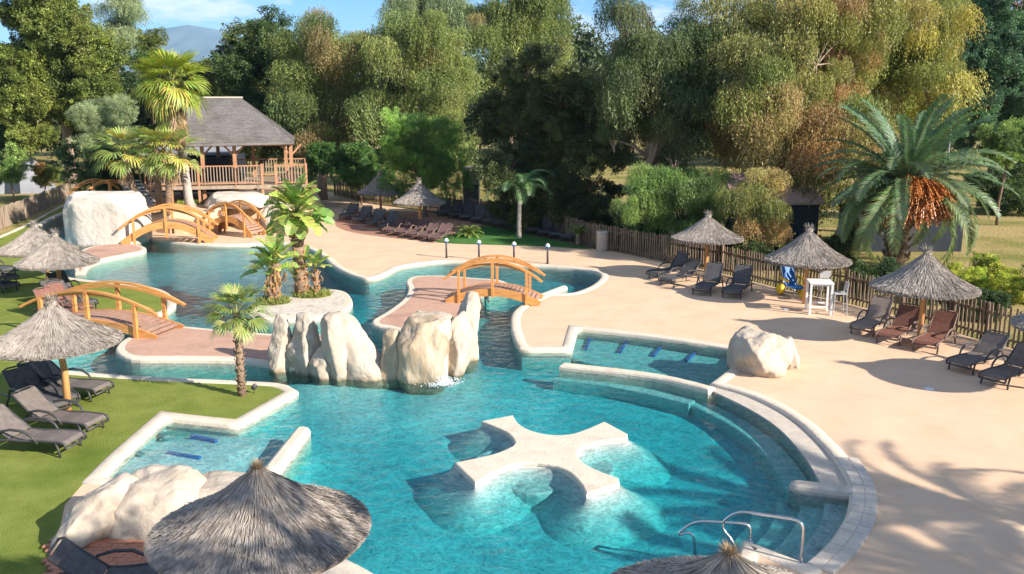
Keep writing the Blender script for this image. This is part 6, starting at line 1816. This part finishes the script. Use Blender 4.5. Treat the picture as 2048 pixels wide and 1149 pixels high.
def tuft(px, py, r_, n_, col, label, zb=0.05, name='ground_plants', cat='ground plants', h=0.25):
    rng = np.random.default_rng(int(px)); q = G(px, py, zb)
    a = rng.uniform(0, 2 * math.pi, n_); rr = np.sqrt(rng.random(n_)) * r_
    p = np.stack([np.cos(a) * rr * 1.4, np.sin(a) * rr, np.zeros(n_)], 1)
    d = norm(rng.normal(size=(n_, 3)) * 0.6 + np.array([0, 0, 1.0])); d[:, 2] = np.abs(d[:, 2]); L = rng.uniform(.5, 1.2, (n_, 1)) * h
    s_ = norm(np.cross(d, rng.normal(size=(n_, 3)))) * 0.02
    V = np.stack([p - s_, p + s_, p + d * L + s_ * .3, p + d * L - s_ * .3], 1).reshape(-1, 3)
    C = np.repeat(np.array(col) * rng.uniform(.6, 1.3, (n_, 1)), 4, axis=0)
    o = link(name, tone_mesh(name, V, np.arange(len(V)).reshape(-1, 4), C, M['leaf']), None); o.location = (q.x, q.y, zb)
    tag(o, label, cat, kind='stuff')
tuft(546, 606, 0.42, 900, (0.22, 0.24, 0.06), 'low yellow green grass round the left plant of the small island')
tuft(624, 592, 0.48, 900, (0.25, 0.27, 0.06), 'low yellow green grass round the right plants of the small island')
tuft(384, 408, 0.6, 700, (0.25, 0.32, 0.06), 'green tuft round the foot of the tall fan palm', zb=tz)

# palms off to the right whose fronds throw the streaky shade on the sand
def off_palm(x, y, z, label, n_=26, s_=0.85):
    t = thing('shade_palm', label, 'palm tree', (x, y, 0), 0, 'palms beyond the right edge')
    b = MB(); b.tube([(0, 0, -.1), (0, 0, z * .5), (0.1, 0, z)], [0.3, 0.24, 0.2], 10); b.build('trunk', M['palmtrunk'], t, True)
    for k in range(n_):
        f = k / (n_ - 1); put(DF[k % 3], t, (0.1, 0, z), k * 2.39996, 1.3 - 1.4 * f, s_ * rnd.uniform(.85, 1.1), roll=rnd.uniform(-.5, .5))
    return t
off_palm(17.8, 8.6, 5.6, 'date palm beyond the right edge shading the lower right sand')
off_palm(18.2, 5.2, 6.3, 'date palm beyond the right edge shading the sand near the steps', n_=26, s_=0.8)

# ------------------------------------------------------------------ mountain
b = MB(); rnd = random.Random(2)
n_ = 60; vs = []; fs = []
Ym = 9000
for j in range(10):
    for i in range(n_):
        px = 60 + i * 11
        ridge_y = 50 + 30 * abs((px - 400) / 130) ** 1.3 if px > 400 else 50 + 14 * abs((px - 400) / 100)
        ridge_y += 5 * noise.noise(Vector((px * 0.02, 0, 0)))
        zt_ = PD(px, ridge_y, Ym).z
        f = j / 9
        X = (px - CX) / F * Ym
        vs.append((X, Ym - 2500 * (1 - f), max(-5, zt_ * (f ** 0.8) + 90 * noise.noise(Vector((px * 0.03, f * 4, 1))) * math.sin(math.pi * f))))
for j in range(9):
    for i in range(n_ - 1):
        fs.append((j * n_ + i, j * n_ + i + 1, (j + 1) * n_ + i + 1, (j + 1) * n_ + i))
b.add(vs, fs); structure(b.build('mountain', M['mountain'], smooth=True))

# ------------------------------------------------------------------ air
hb = MB(); hb.box((0, 5900, 396), (26000, 13400, 800))
hm, hn, hl = nodes_of('haze_air')
ho = hn.new('ShaderNodeOutputMaterial'); hv = hn.new('ShaderNodeVolumePrincipled')
hv.inputs['Color'].default_value = (0.40, 0.68, 1.0, 1); hv.inputs['Density'].default_value = 0.00009; hv.inputs['Anisotropy'].default_value = 0.0
hl.new(hv.outputs[0], ho.inputs['Volume'])
hz_o = hb.build('haze', hm); hz_o['kind'] = 'stuff'; hz_o.location.z = 0
